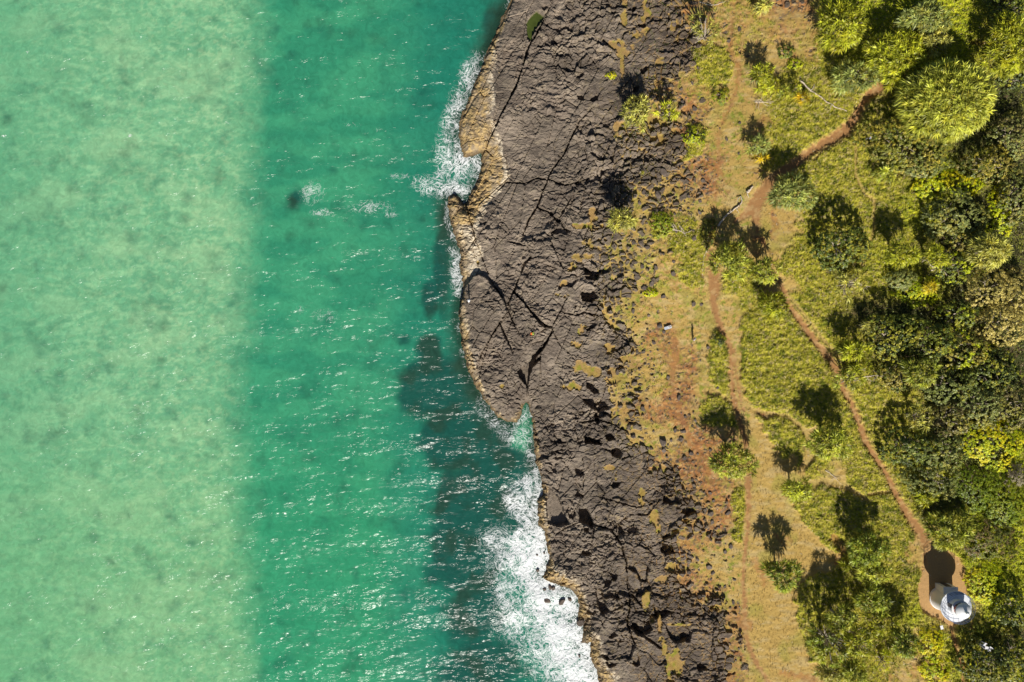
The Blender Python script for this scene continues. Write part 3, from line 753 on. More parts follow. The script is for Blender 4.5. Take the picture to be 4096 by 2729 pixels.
# gusts: ripples are steeper in some patches than in others
gust = N.new('ShaderNodeMapRange'); gust.inputs[1].default_value = .38; gust.inputs[2].default_value = .66; gust.inputs[3].default_value = .4; gust.inputs[4].default_value = 1.2
L.new(h2, gust.inputs[0])
hh = math_node('MULTIPLY', h1, gust.outputs[0])
bp = N.new('ShaderNodeBump'); bp.inputs['Strength'].default_value = 1.0; bp.inputs['Distance'].default_value = .66
L.new(hh, bp.inputs['Height'])
N.remove(b)
b = N.new('ShaderNodeMixShader'); body = N.new('ShaderNodeBsdfDiffuse'); gls = N.new('ShaderNodeBsdfGlossy'); fr = N.new('ShaderNodeFresnel')
fr.inputs[0].default_value = 1.34; gls.inputs['Roughness'].default_value = .28
L.new(bp.outputs[0], gls.inputs['Normal']); L.new(bp.outputs[0], fr.inputs['Normal'])
L.new(fr.outputs[0], b.inputs[0]); L.new(body.outputs[0], b.inputs[1]); L.new(gls.outputs[0], b.inputs[2])
# suspended sand: soft mottling
n3 = noise_node(.9, 5, geo.outputs['Position'], .6, 1.2)
r3 = N.new('ShaderNodeMapRange'); r3.inputs[1].default_value = .3; r3.inputs[2].default_value = .7; r3.inputs[3].default_value = .84; r3.inputs[4].default_value = 1.16
L.new(n3, r3.inputs[0])
mx = N.new('ShaderNodeMix'); mx.data_type = 'RGBA'; mx.blend_type = 'MULTIPLY'; mx.inputs[0].default_value = 1
L.new(at.outputs['Color'], mx.inputs[6]); L.new(r3.outputs[0], mx.inputs[7])
L.new(mx.outputs[2], body.inputs[0])
upn = N.new('ShaderNodeCombineXYZ'); upn.inputs[2].default_value = 1.0; L.new(upn.outputs[0], body.inputs['Normal'])
# foam lace
def lace(scale, dist):
    n = noise_node(scale, 4, geo.outputs['Position'], .6, dist)
    v = math_node('SUBTRACT', n, .5); v = math_node('ABSOLUTE', v); v = math_node('MULTIPLY', v, 8.0)
    return math_node('SUBTRACT', 1.0, v, True)
l1 = lace(.55, 2.2); l2 = lace(1.35, 1.8)
lac = math_node('MAXIMUM', l1, math_node('MULTIPLY', l2, .82))
th = math_node('SUBTRACT', 1.0, af.outputs['Fac'])
fm = math_node('MULTIPLY', math_node('SUBTRACT', lac, th), 2.0, True)
solid = math_node('MULTIPLY', math_node('SUBTRACT', af.outputs['Fac'], .95), 4.0, True)
fm = math_node('MAXIMUM', fm, math_node('MULTIPLY', solid, math_node('ADD', math_node('MULTIPLY', n3, 1.2), .38), True), True)
fm = math_node('MULTIPLY', fm, math_node('MULTIPLY', af.outputs['Fac'], 8.0, True))
foam = N.new('ShaderNodeBsdfDiffuse'); foam.inputs[0].default_value = (.86, .88, .88, 1)
bpf = N.new('ShaderNodeBump'); bpf.inputs['Distance'].default_value = .3; L.new(n3, bpf.inputs['Height']); L.new(bpf.outputs[0], foam.inputs['Normal'])
trn = N.new('ShaderNodeBsdfTransparent'); trn.inputs[0].default_value = (.55, .80, .70, 1)
m1 = N.new('ShaderNodeMixShader'); m2 = N.new('ShaderNodeMixShader')
L.new(ac.outputs['Fac'], m1.inputs[0]); L.new(b.outputs[0], m1.inputs[1]); L.new(trn.outputs[0], m1.inputs[2])
L.new(fm, m2.inputs[0]); L.new(m1.outputs[0], m2.inputs[1]); L.new(foam.outputs[0], m2.inputs[2])
L.new(m2.outputs[0], N.get('Material Output').inputs[0])
nyw, nxw = SX.shape
vw = np.arange(nyw * nxw).reshape(nyw, nxw)
qw = np.stack([vw[:-1, :-1], vw[:-1, 1:], vw[1:, 1:], vw[1:, :-1]], -1).reshape(-1, 4)
keepq = (sd > -3.0)[:-1, :-1].ravel() & (sd > 6)[:-1, :-1].ravel()
qw = qw[~keepq]
tag(mesh_np('sea', np.stack([SX, SY, SZ], -1).reshape(-1, 3), [qw], {'Col': wc.reshape(-1, 3), 'Foam': fd.ravel(), 'Clear': clear.ravel()}, True, [M_sea]), kind='structure')

# rock pool
pool = PITS[2][0]
zc = 0.0
cx_ = sum(p[0] for p in pool) / len(pool); cy_ = sum(p[1] for p in pool) / len(pool)
pxw, pyw, zg_ = spot(cx_, cy_)
M_pool = simple_mat('rock_pool_water', (.06, .08, .016), .12, .5, 1.5)
pz = zs(cx_, cy_) - .45
n_ = len(pool)
pv = [((p[0] + (p[0] - cx_) * .1 - 2048) * KPX * (HC - pz), (1364.5 - p[1] - (p[1] - cy_) * .15) * KPX * (HC - pz), pz) for p in pool]
tag(mesh_np('rock_pool', np.array(pv), [np.array([list(range(n_))[::-1]])], None, False, [M_pool]), kind='structure')

# ------------------------------------------------------------------ vegetation builders
def unit(v):
    return v / (np.linalg.norm(v, axis=-1, keepdims=True) + 1e-9)

def tube_np(paths, sides=6):
    """paths: list of (points (n,3), radii (n,)) -> verts, quads"""
    V = []; F = []; off = 0
    for pts, rad in paths:
        pts = np.asarray(pts, float); rad = np.asarray(rad, float); n = len(pts)
        t = np.gradient(pts, axis=0); t = unit(t)
        ref = np.where(np.abs(t[:, 2:3]) > .9, np.array([[1., 0, 0]]), np.array([[0, 0, 1.]]))
        a = unit(np.cross(t, ref)); b_ = np.cross(t, a)
        th = np.arange(sides) * 2 * np.pi / sides
        ring = pts[:, None] + rad[:, None, None] * (np.cos(th)[None, :, None] * a[:, None] + np.sin(th)[None, :, None] * b_[:, None])
        V.append(ring.reshape(-1, 3))
        i = np.arange(n - 1)[:, None] * sides; k = np.arange(sides)[None]; k2 = (k + 1) % sides
        F.append((np.stack([i + k, i + k2, i + sides + k2, i + sides + k], -1).reshape(-1, 4)) + off)
        off += n * sides
        V.append(pts[-1:]); tip = off; off += 1
        base = tip - sides
        F.append(np.stack([base + np.arange(sides), base + (np.arange(sides) + 1) % sides, np.full(sides, tip), np.full(sides, tip)], -1))
    F2 = []
    for f in F:
        if len(f) and (f[:, 2] == f[:, 3]).all(): F2.append(f[:, :3])
        else: F2.append(f)
    return np.concatenate(V), F2

def straps(c, ax, size, nl, tone, g, wid=.10):
    """rosettes of long strap leaves. c (N,3), ax (N,3) unit, size (N,), tone (N,3)"""
    N_ = len(c)
    c = np.repeat(c, nl, 0); ax = np.repeat(ax, nl, 0); size = np.repeat(size, nl); tone = np.repeat(tone, nl, 0)
    k = np.tile(np.arange(nl), N_) / nl
    phi = k * nl * 2.399 + g.random(N_ * nl) * .7
    ref = np.where(np.abs(ax[:, 2:3]) > .95, np.array([[1., 0, 0]]), np.array([[0, 0, 1.]]))
    u = unit(np.cross(ax, ref)); v = np.cross(ax, u)
    rad = np.cos(phi)[:, None] * u + np.sin(phi)[:, None] * v
    el = 1.25 - 1.45 * k + g.normal(0, .12, len(k))
    Ls = size * (.75 + .45 * g.random(len(k)))
    dr = (.25 + .5 * k)[:, None] * np.array([[0, 0, -1.]])
    def pt(t):
        return c + Ls[:, None] * (rad * np.cos(el)[:, None] * t + ax * np.sin(el)[:, None] * t + dr * t * t)
    side = unit(np.cross(ax, rad) + ax * g.normal(0, .5, (len(k), 1)))
    w = wid * (.8 + .5 * g.random(len(k)))[:, None] * np.minimum(1.0, size[:, None])
    P0, P1, P2 = pt(.12), pt(.5), pt(1.0)
    V = np.stack([P0 - side * w * .5, P0 + side * w * .5, P1 - side * w * .6, P1 + side * w * .6, P2], 1)
    b0 = (np.arange(len(k)) * 5)[:, None]
    q = b0 + np.array([[0, 1, 3, 2]]); t3 = b0 + np.array([[2, 3, 4]])
    cv = tone * (.75 + .5 * g.random((len(k), 1)))
    yel = (g.random(len(k)) < .07 + .16 * (k > .75))[:, None]
    cv = cv * (1.25 - .5 * k)[:, None]
    cv = np.where(yel, cv * .4 + np.array([.50, .40, .05]) * .7, cv)
    return V.reshape(-1, 3), [q, t3], np.repeat(cv, 5, 0)

def leafcards(c, nrm, size, tone, g):
    n = len(c)
    r = g.normal(size=(n, 3)); a = unit(np.cross(nrm, r)); b_ = np.cross(nrm, a)
    s = size[:, None]
    V = np.stack([c - a * s, c + b_ * s * .5, c + a * s, c - b_ * s * .5], 1).reshape(-1, 3)
    q = (np.arange(n) * 4)[:, None] + np.arange(4)[None]
    return V, [q], np.repeat(tone, 4, 0)

def join_np(parts):
    V = []; F = {}; C = []; off = 0
    for v, fs, c in parts:
        V.append(v); C.append(c)
        for f in fs: F.setdefault(f.shape[1], []).append(f + off)
        off += len(v)
    return np.concatenate(V), [np.concatenate(x) for x in F.values()], np.concatenate(C)

GREEN = np.array([.23, .25, .042]); YELG = np.array([.38, .40, .035]); BLUEG = np.array([.22, .25, .085]); DARKG = np.array([.15, .18, .028]); PALEG = np.array([.36, .35, .10])

def pandanus(px, py, rx, ry, h, label, tone=GREEN, dome=False, sparse=1.0, seed=0, group='pandanus trees of the headland', size=.95, bare=0.0, lean=(0, 0), thick=.5):
    """px, py: middle of the crown; rx, ry its half widths (survey units); h: height of the crown's middle"""
    g = np.random.default_rng(900 + seed)
    bx, by, bz = spot(px, py, h)
    sc = KPX * (HC - bz - h)
    root = empty('pandanus_tree', (bx, by, bz))
    tag(root, label, 'tree', group)
    RX = rx * sc * 1.06 - size * .35; RY = ry * sc * 1.06 - size * .35
    RX = max(RX, .15); RY = max(RY, .15)
    n = max(3, int(RX * RY * math.pi / (.36 if not dome else .34) * sparse) + 2)
    pts = []
    tries = 0; md = .44 / math.sqrt(sparse)
    while len(pts) < n and tries < n * 30:
        tries += 1
        a = g.random() * 2 * np.pi; r = math.sqrt(g.random())
        lob = 1 + .07 * math.sin(2 * a + 1) + .05 * math.sin(5 * a) if dome else 1 - .22 * math.sin(3 * a + seed) * g.random()
        p = (r * lob * RX * math.cos(a), r * lob * RY * math.sin(a))
        if all((p[0] - q[0]) ** 2 + (p[1] - q[1]) ** 2 > md * md for q in pts): pts.append(p)
    pts = np.array(pts)
    rho = np.hypot(pts[:, 0] / RX, pts[:, 1] / RY).clip(0, 1)
    th = thick * min(RX, RY) if not dome else .62 * min(RX, RY)
    zz = h + th * (np.sqrt(1 - rho ** 2 * .98) - .6) + (g.random(len(pts)) - .5) * (.7 if dome else .8 * min(1, th + .3))
    if dome:   # second tier on the skirt
        m = int(len(pts) * .45); a = g.random(m) * 2 * np.pi
        pts = np.concatenate([pts, np.stack([RX * np.cos(a), RY * np.sin(a)], 1) * .98]); zz = np.concatenate([zz, h - th * (.6 + .5 * g.random(m))])
        rho = np.concatenate([rho, np.ones(m)])
    zz = np.maximum(zz, .35)
    c = np.stack([pts[:, 0], pts[:, 1], zz], 1)
    ax = unit(np.stack([pts[:, 0] / RX * .8, pts[:, 1] / RY * .8, np.full(len(pts), .75)], 1) + g.normal(0, .32 if dome else .2, (len(pts), 3)))
    sz = size * (.7 + .45 * g.random(len(pts)))
    tones = tone[None] * np.array([1.25, 1.25, .9]) * (.5 + .95 * g.random((len(pts), 1))) * np.array([1, 1, 1]) + (g.random((len(pts), 1)) < .22) * np.array([.10, .07, 0])
    live = g.random(len(pts)) >= bare
    if live.sum() < 2: live[:2] = True
    V, F, C_ = straps(c[live], ax[live], sz[live], 30, tones[live], g, .11)
    fk = np.array([lean[0] * .5, lean[1] * .5, max(.25, h * .42)])
    br = []
    lx = np.array([lean[0], lean[1], 0.])
    br.append(([lx * -1 * .0 + (0, 0, -.3), fk * .5, fk], [.17 + .015 * h, .13, .12]))
    order = g.permutation(len(c))
    for i in order[:min(len(c), 22)]:
        mid = (fk * .55 + c[i] * .45) + np.array([g.normal(0, .12), g.normal(0, .12), -.1])
        kk = .055 if h > 2 else .035
        br.append(([fk, mid, c[i] - ax[i] * .05], [.10 if h > 2 else .06, kk * 1.3, kk]))
    if h > 1.8:
        for i in range(5):
            a = i * 1.26 + g.random(); q = np.array([math.cos(a), math.sin(a), 0]) * .5
            br.append(([q + (0, 0, -.15), q * .6 + (0, 0, .35), (0, 0, .8)], [.04, .045, .04]))
    tv, tf = tube_np(br)
    mesh_np('trunk', tv, tf, None, True, [M_bark], root)
    mesh_np('crown', V, F, C_, False, [M_leaf], root)
    return root

def leafy(name, px, py, rx, ry, h, label, tones, cat='tree', group=None, seed=0, clump=.34, leaf=.135, per=16, flat=.45, lump=.28, holes=.06):
    g = np.random.default_rng(300 + seed)
    bx, by, bz = spot(px, py, h * .6)
    sc = KPX * (HC - bz - h * .6)
    root = empty(name, (bx, by, bz)); tag(root, label, cat, group)
    RX = rx * sc; RY = ry * sc
    m = max(6, int(math.pi * RX * RY / clump ** 2 * 1.25))
    a = g.random(m) * 2 * np.pi; r = np.sqrt(g.random(m)) * 1.02
    wob = 1 + .13 * np.sin(3 * a + seed) + .09 * np.sin(5 * a + 2.1 * seed) + .06 * np.sin(9 * a + seed)
    x = r * RX * wob * np.cos(a); y = r * RY * wob * np.sin(a)
    dome = np.sqrt(np.clip(1 - r ** 2 * .97, 0, 1))
    lumpy = fbm((x + bx) / 1.5, (y + by) / 1.5, 200 + seed % 20, 3)
    z = h * (flat + (1 - flat) * dome) * (1 + lump * 2 * (lumpy - .5)) + g.normal(0, .07, m)
    q1, q2, q3, _a, _b = worley((x + bx) / (.95 if h > 1.6 else .7), (y + by) / (.8 if h > 1.6 else .6), 260 + seed % 30)
    amp_ = min(.6, .28 * h) if h > 1.8 else .10
    z = z + amp_ * (.45 - q1) * 1.6 + amp_ * .8 * (q3[..., 0] - .5)
    kp = (g.random(m) > holes) & (lumpy > .24) & (q2 - q1 > (.045 if h > 1.8 else .0))
    # skirt
    ms = int(2 * math.pi * max(RX, RY) / clump * max(1.0, h * .7)); a2 = g.random(ms) * 2 * np.pi
    w2 = 1 + .13 * np.sin(3 * a2 + seed) + .09 * np.sin(5 * a2 + 2.1 * seed) + .06 * np.sin(9 * a2 + seed)
    x = np.concatenate([x[kp], RX * w2 * np.cos(a2) * (.9 + .12 * g.random(ms))]); y = np.concatenate([y[kp], RY * w2 * np.sin(a2) * (.9 + .12 * g.random(ms))])
    z = np.concatenate([z[kp], h * flat * (.25 + .75 * g.random(ms))])
    # drape over the ground below
    gzr = gz(np.clip(x + bx, gx[0], gx[-1]), y + by) - bz
    z = z + np.clip(gzr, -1.5, 1.5) * .6
    n = len(x)
    c = np.stack([x, y, z], 1)
    out = unit(np.stack([x / RX * .7, y / RY * .7, np.full(n, .9)], 1))
    cc_ = np.repeat(c, per, 0); no = np.repeat(out, per, 0)
    jit = unit(g.normal(size=(n * per, 3))) * (g.random((n * per, 1)) ** .5) * clump * .62
    cc_ = cc_ + jit + no * .04
    nr = unit(no * (.9 if h > 1.8 else 1.6) + jit * 1.6 + g.normal(0, .4, (n * per, 3)))
    pal = np.array(tones); pick = g.choice(len(pal), n, p=None)
    sel = np.where(g.random(n) < .6, np.clip((fbm((x + bx) / 2.2, (y + by) / 2.2, 231, 2) * 2.2 - .6) * len(pal), 0, len(pal) - 1).astype(int), pick)
    tn = np.repeat(pal[sel] * np.array([1.5, 1.45, .95]), per, 0) * (.7 + .6 * g.random((n * per, 1)))
    sz = leaf * (.7 + .6 * g.random(n * per))
    V, F, C_ = leafcards(cc_, nr, sz, tn, g)
    br = []
    k = 5 if h > 1 else 3
    for i in range(k):
        an = i * 2 * math.pi / k + g.random(); rr = .55
        e = np.array([RX * rr * math.cos(an), RY * rr * math.sin(an), h * flat * .85])
        br.append(([(0.1 * math.cos(an), .1 * math.sin(an), -.3), e * np.array([.35, .35, .45]), e], [.05 + .03 * h, .04 + .015 * h, .03]))
        for s in (-.5, .5):
            e2 = np.array([RX * .68 * math.cos(an + s), RY * .68 * math.sin(an + s), h * flat * .75])
            br.append(([e * .6, (e * .6 + e2) / 2 + (0, 0, .1), e2], [.035 + .01 * h, .03, .02]))
    tv, tf = tube_np(br, 5)
    mesh_np('trunk' if h > 1.6 else 'stem', tv, tf, None, True, [M_bark], root)
    mesh_np('crown' if h > 1.6 else 'foliage', V, F, C_, False, [M_leaf], root)
    return root

# ------------------------------------------------------------------ pandanus: x, y, rx, ry, h, label, options
PAND = [
 (3812, 386, 172, 150, 5.6, 'huge round pandanus with a closed domed crown, widest tree of the upper right', dict(tone=GREEN * 1.25 + [.05, .04, .01], dome=True, size=1.15)),
 (3715, 62, 92, 58, 4.2, 'grey-green pandanus at the top edge, above the yellow long one', dict(tone=BLUEG)),
 (3745, 150, 70, 62, 3.6, 'straggly pandanus with pale bare branches, right of the long yellow-green one', dict(tone=PALEG, bare=.35)),
 (3600, 222, 112, 108, 4.0, 'long yellow-green pandanus where the upper trail ends, lower left of the straggly one', dict(tone=YELG * .85)),
 (3375, 92, 92, 92, 3.4, 'yellow-green pandanus beside the dark brown rock at the top edge', dict(tone=YELG * .75, sparse=.85)),
 (3425, 305, 98, 58, 2.6, 'wide low pandanus hanging over the left side of the upper trail', dict(tone=BLUEG * 1.1, sparse=.8)),
 (4045, 175, 92, 120, 4.2, 'yellow-green pandanus cut off by the right edge near the top', dict(tone=YELG * .8)),
 (3053, 288, 44, 38, 2.7, 'small pandanus with a long narrow shadow left of four tiny ones', dict(tone=YELG * .7)),
 (3046, 348, 24, 36, 1.6, 'yellowing little pandanus directly below the one with the narrow shadow', dict(tone=YELG * 1.1)),
 (3094, 342, 28, 28, 1.5, 'tiny pandanus, upper left of the little row above the fallen trunk', dict(tone=YELG * .9, sparse=.6)),
 (3129, 368, 26, 26, 1.4, 'tiny pandanus in the middle of the little row, its leaves half green', dict(tone=GREEN * 1.3, sparse=.6)),
 (3187, 352, 30, 26, 1.7, 'tiny pandanus with a dark shadow touching the foot of the fallen trunk', dict(tone=YELG * .8, sparse=.6)),
 (3214, 396, 30, 24, 1.2, 'bright yellow tiny pandanus lowest of the little row, below the fallen trunk', dict(tone=np.array([.46, .34, .02]), sparse=.6)),
 (3034, 585, 46, 36, 2.2, 'small blue-green pandanus in the grass above a yellow one', dict(tone=BLUEG * 1.2, sparse=.8)),
 (3042, 632, 28, 20, 1.3, 'small golden pandanus just below the blue-green one', dict(tone=np.array([.46, .34, .02]))),
 (2548, 450, 52, 68, 3.2, 'thin dry pandanus with grey stems at the edge of the dark rock', dict(tone=PALEG, sparse=.8, bare=.15)),
 (2665, 440, 52, 44, 2.8, 'nearly leafless pandanus with bare white branches beside the thin dry one', dict(tone=YELG, sparse=.45, bare=.4)),
 (2812, 120, 62, 66, 3.4, 'leaning white-trunked pandanus with few leaf tufts near the top edge', dict(tone=PALEG * .9, sparse=.45, bare=.3, lean=(1.4, -.9))),
 (3052, 20, 34, 32, 1.6, 'small pandanus cut by the top edge above the brown rock', dict(tone=PALEG * 1.1)),
 (3178, 770, 86, 72, 3.9, 'grey-green pandanus whose big shadow covers the upper trail', dict(tone=BLUEG * 1.1, size=1.0)),
 (2928, 1046, 78, 72, 4.1, 'many-headed pandanus at the fork of the dirt trails, bare wood in its middle', dict(tone=GREEN * 1.2, sparse=.9, bare=.08)),
 (3062, 1084, 58, 50, 3.9, 'pandanus touching the right side of the one at the trail fork', dict(tone=GREEN * 1.2, sparse=.9)),
 (3096, 1222, 60, 52, 2.6, 'yellow-green pandanus at the upper end of the long right-hand trail', dict(tone=YELG * .75, sparse=.9)),
 (2488, 878, 58, 44, 3.5, 'round pandanus growing out of the dark rock', dict(tone=PALEG * .9, sparse=1.1)),
 (2564, 684, 14, 14, .7, 'single small green leaf rosette among the stones', dict(tone=GREEN, sparse=.3, size=.55)),
 (2936, 1850, 94, 64, 4.2, 'pandanus over the left trail with a three-stemmed shadow above it', dict(tone=GREEN * 1.2, sparse=.85)),
 (3330, 1772, 88, 66, 4.8, 'pandanus between the tan belt and the long right-hand trail', dict(tone=GREEN * 1.35, sparse=1.0)),
 (3191, 1958, 60, 42, 3.6, 'compact bright green pandanus above the lone lawn pandanus', dict(tone=GREEN * 1.3 + [.05, .05, 0])),
 (3138, 2300, 67, 64, 4.3, 'lone round pandanus on the pale lawn with a clear trunk shadow', dict(tone=DARKG * 1.4, sparse=.9)),
 (3476, 2200, 78, 66, 4.2, 'dark pandanus left of the lighthouse trail, uppermost of its clump', dict(tone=DARKG * 1.5)),
 (3500, 2296, 66, 52, 3.4, 'yellow-green pandanus below the dark one left of the lighthouse', dict(tone=GREEN * 1.4, sparse=.9)),
 (3390, 2262, 34, 28, 1.8, 'small pandanus beside pale leaf litter at the edge of the lawn', dict(tone=YELG * .8, sparse=.7)),
 (3500, 2405, 62, 62, 3.8, 'dark pandanus straight left of the lighthouse apron', dict(tone=DARKG * 1.4)),
 (3372, 2480, 62, 50, 4.4, 'dark-headed pandanus top of the big clump with bare branches', dict(tone=GREEN * 1.1, sparse=.7)),
 (3330, 2570, 84, 92, 4.6, 'largest dark pandanus at the bottom with pale bare branches inside', dict(tone=DARKG * 1.3, sparse=.5, bare=.25)),
 (3444, 2560, 66, 70, 4.2, 'pandanus right of the largest bottom one, its leaves half yellow', dict(tone=YELG * .7, sparse=.55, bare=.15)),
 (3520, 2505, 60, 52, 3.6, 'pandanus between the big bottom clump and the sign by the apron', dict(tone=YELG * .6, sparse=.6)),
 (3625, 2580, 64, 54, 4.0, 'dark pandanus below the lighthouse with its shadow pointing to the apron', dict(tone=DARKG * 1.2)),
 (3325, 2694, 56, 40, 3.0, 'pandanus cut by the bottom edge beside the dirt strip', dict(tone=PALEG * .8)),
 (3415, 2690, 60, 44, 3.0, 'pandanus cut by the bottom edge below the half yellow one', dict(tone=GREEN * 1.1)),
 (3540, 2650, 48, 44, 1.8, 'low dry pandanus in the pale litter near the bottom edge', dict(tone=YELG * .9, sparse=.6, bare=.3)),
 (3804, 2120, 92, 76, 3.4, 'wide pandanus right above the lighthouse shadow', dict(tone=GREEN * 1.1, sparse=1.1)),
 (3704, 1985, 44, 40, 2.2, 'bright pandanus at the left foot of the dark thicket, above the lighthouse', dict(tone=YELG * .7)),
 (3612, 1018, 62, 46, 3.8, 'yellow-green pandanus below a tall oval shadow in the grass', dict(tone=YELG * .75)),
 (3742, 1030, 60, 52, 3.6, 'pandanus with thick white bare limbs fanning from its foot', dict(tone=YELG * .75, bare=.3)),
 (3722, 1150, 30, 24, 2.4, 'small golden leaf head below the white bare limbs', dict(tone=np.array([.42, .34, .03]))),
 (3972, 997, 76, 66, 4.6, 'round pale pandanus among the dark trees at the right edge', dict(tone=PALEG, dome=True)),
 (3396, 1132, 68, 58, 2.4, 'sprawling almost bare pandanus below the isolated dark bush', dict(tone=PALEG, sparse=.5, bare=.3)),
 (3414, 1402, 62, 40, 3.2, 'bright yellow pandanus where the right-hand trail meets the thicket', dict(tone=YELG * .9)),
 (3468, 1300, 30, 28, 2.4, 'single grey-green rosette at the left rim of the dark thicket', dict(tone=PALEG * .8, sparse=.4)),
 (3440, 1460, 44, 40, 2.2, 'half-green pandanus under the bright yellow one on the trail', dict(tone=YELG * .7)),
 (3402, 1520, 62, 48, 2.6, 'pandanus with white forked branches right of the trail', dict(tone=GREEN * 1.2, sparse=.5, bare=.3)),
 (3686, 1486, 72, 56, 5.2, 'spiky pandanus standing out of the middle of the dark thicket', dict(tone=GREEN * 1.1, sparse=.9)),
 (3686, 1668, 52, 52, 4.2, 'two-headed pale pandanus at the lower left rim of the dark thicket', dict(tone=PALEG, sparse=.5)),
 (3544, 694, 46, 38, 1.5, 'low pandanus in grass just under the olive bush', dict(tone=GREEN * 1.4, sparse=.7)),
]
for i, (x, y, rx, ry, h, lab, kw) in enumerate(PAND):
    kw['tone'] = np.array(kw.get('tone', GREEN), float)
    pandanus(x, y, rx, ry, h, lab, seed=i, **kw)

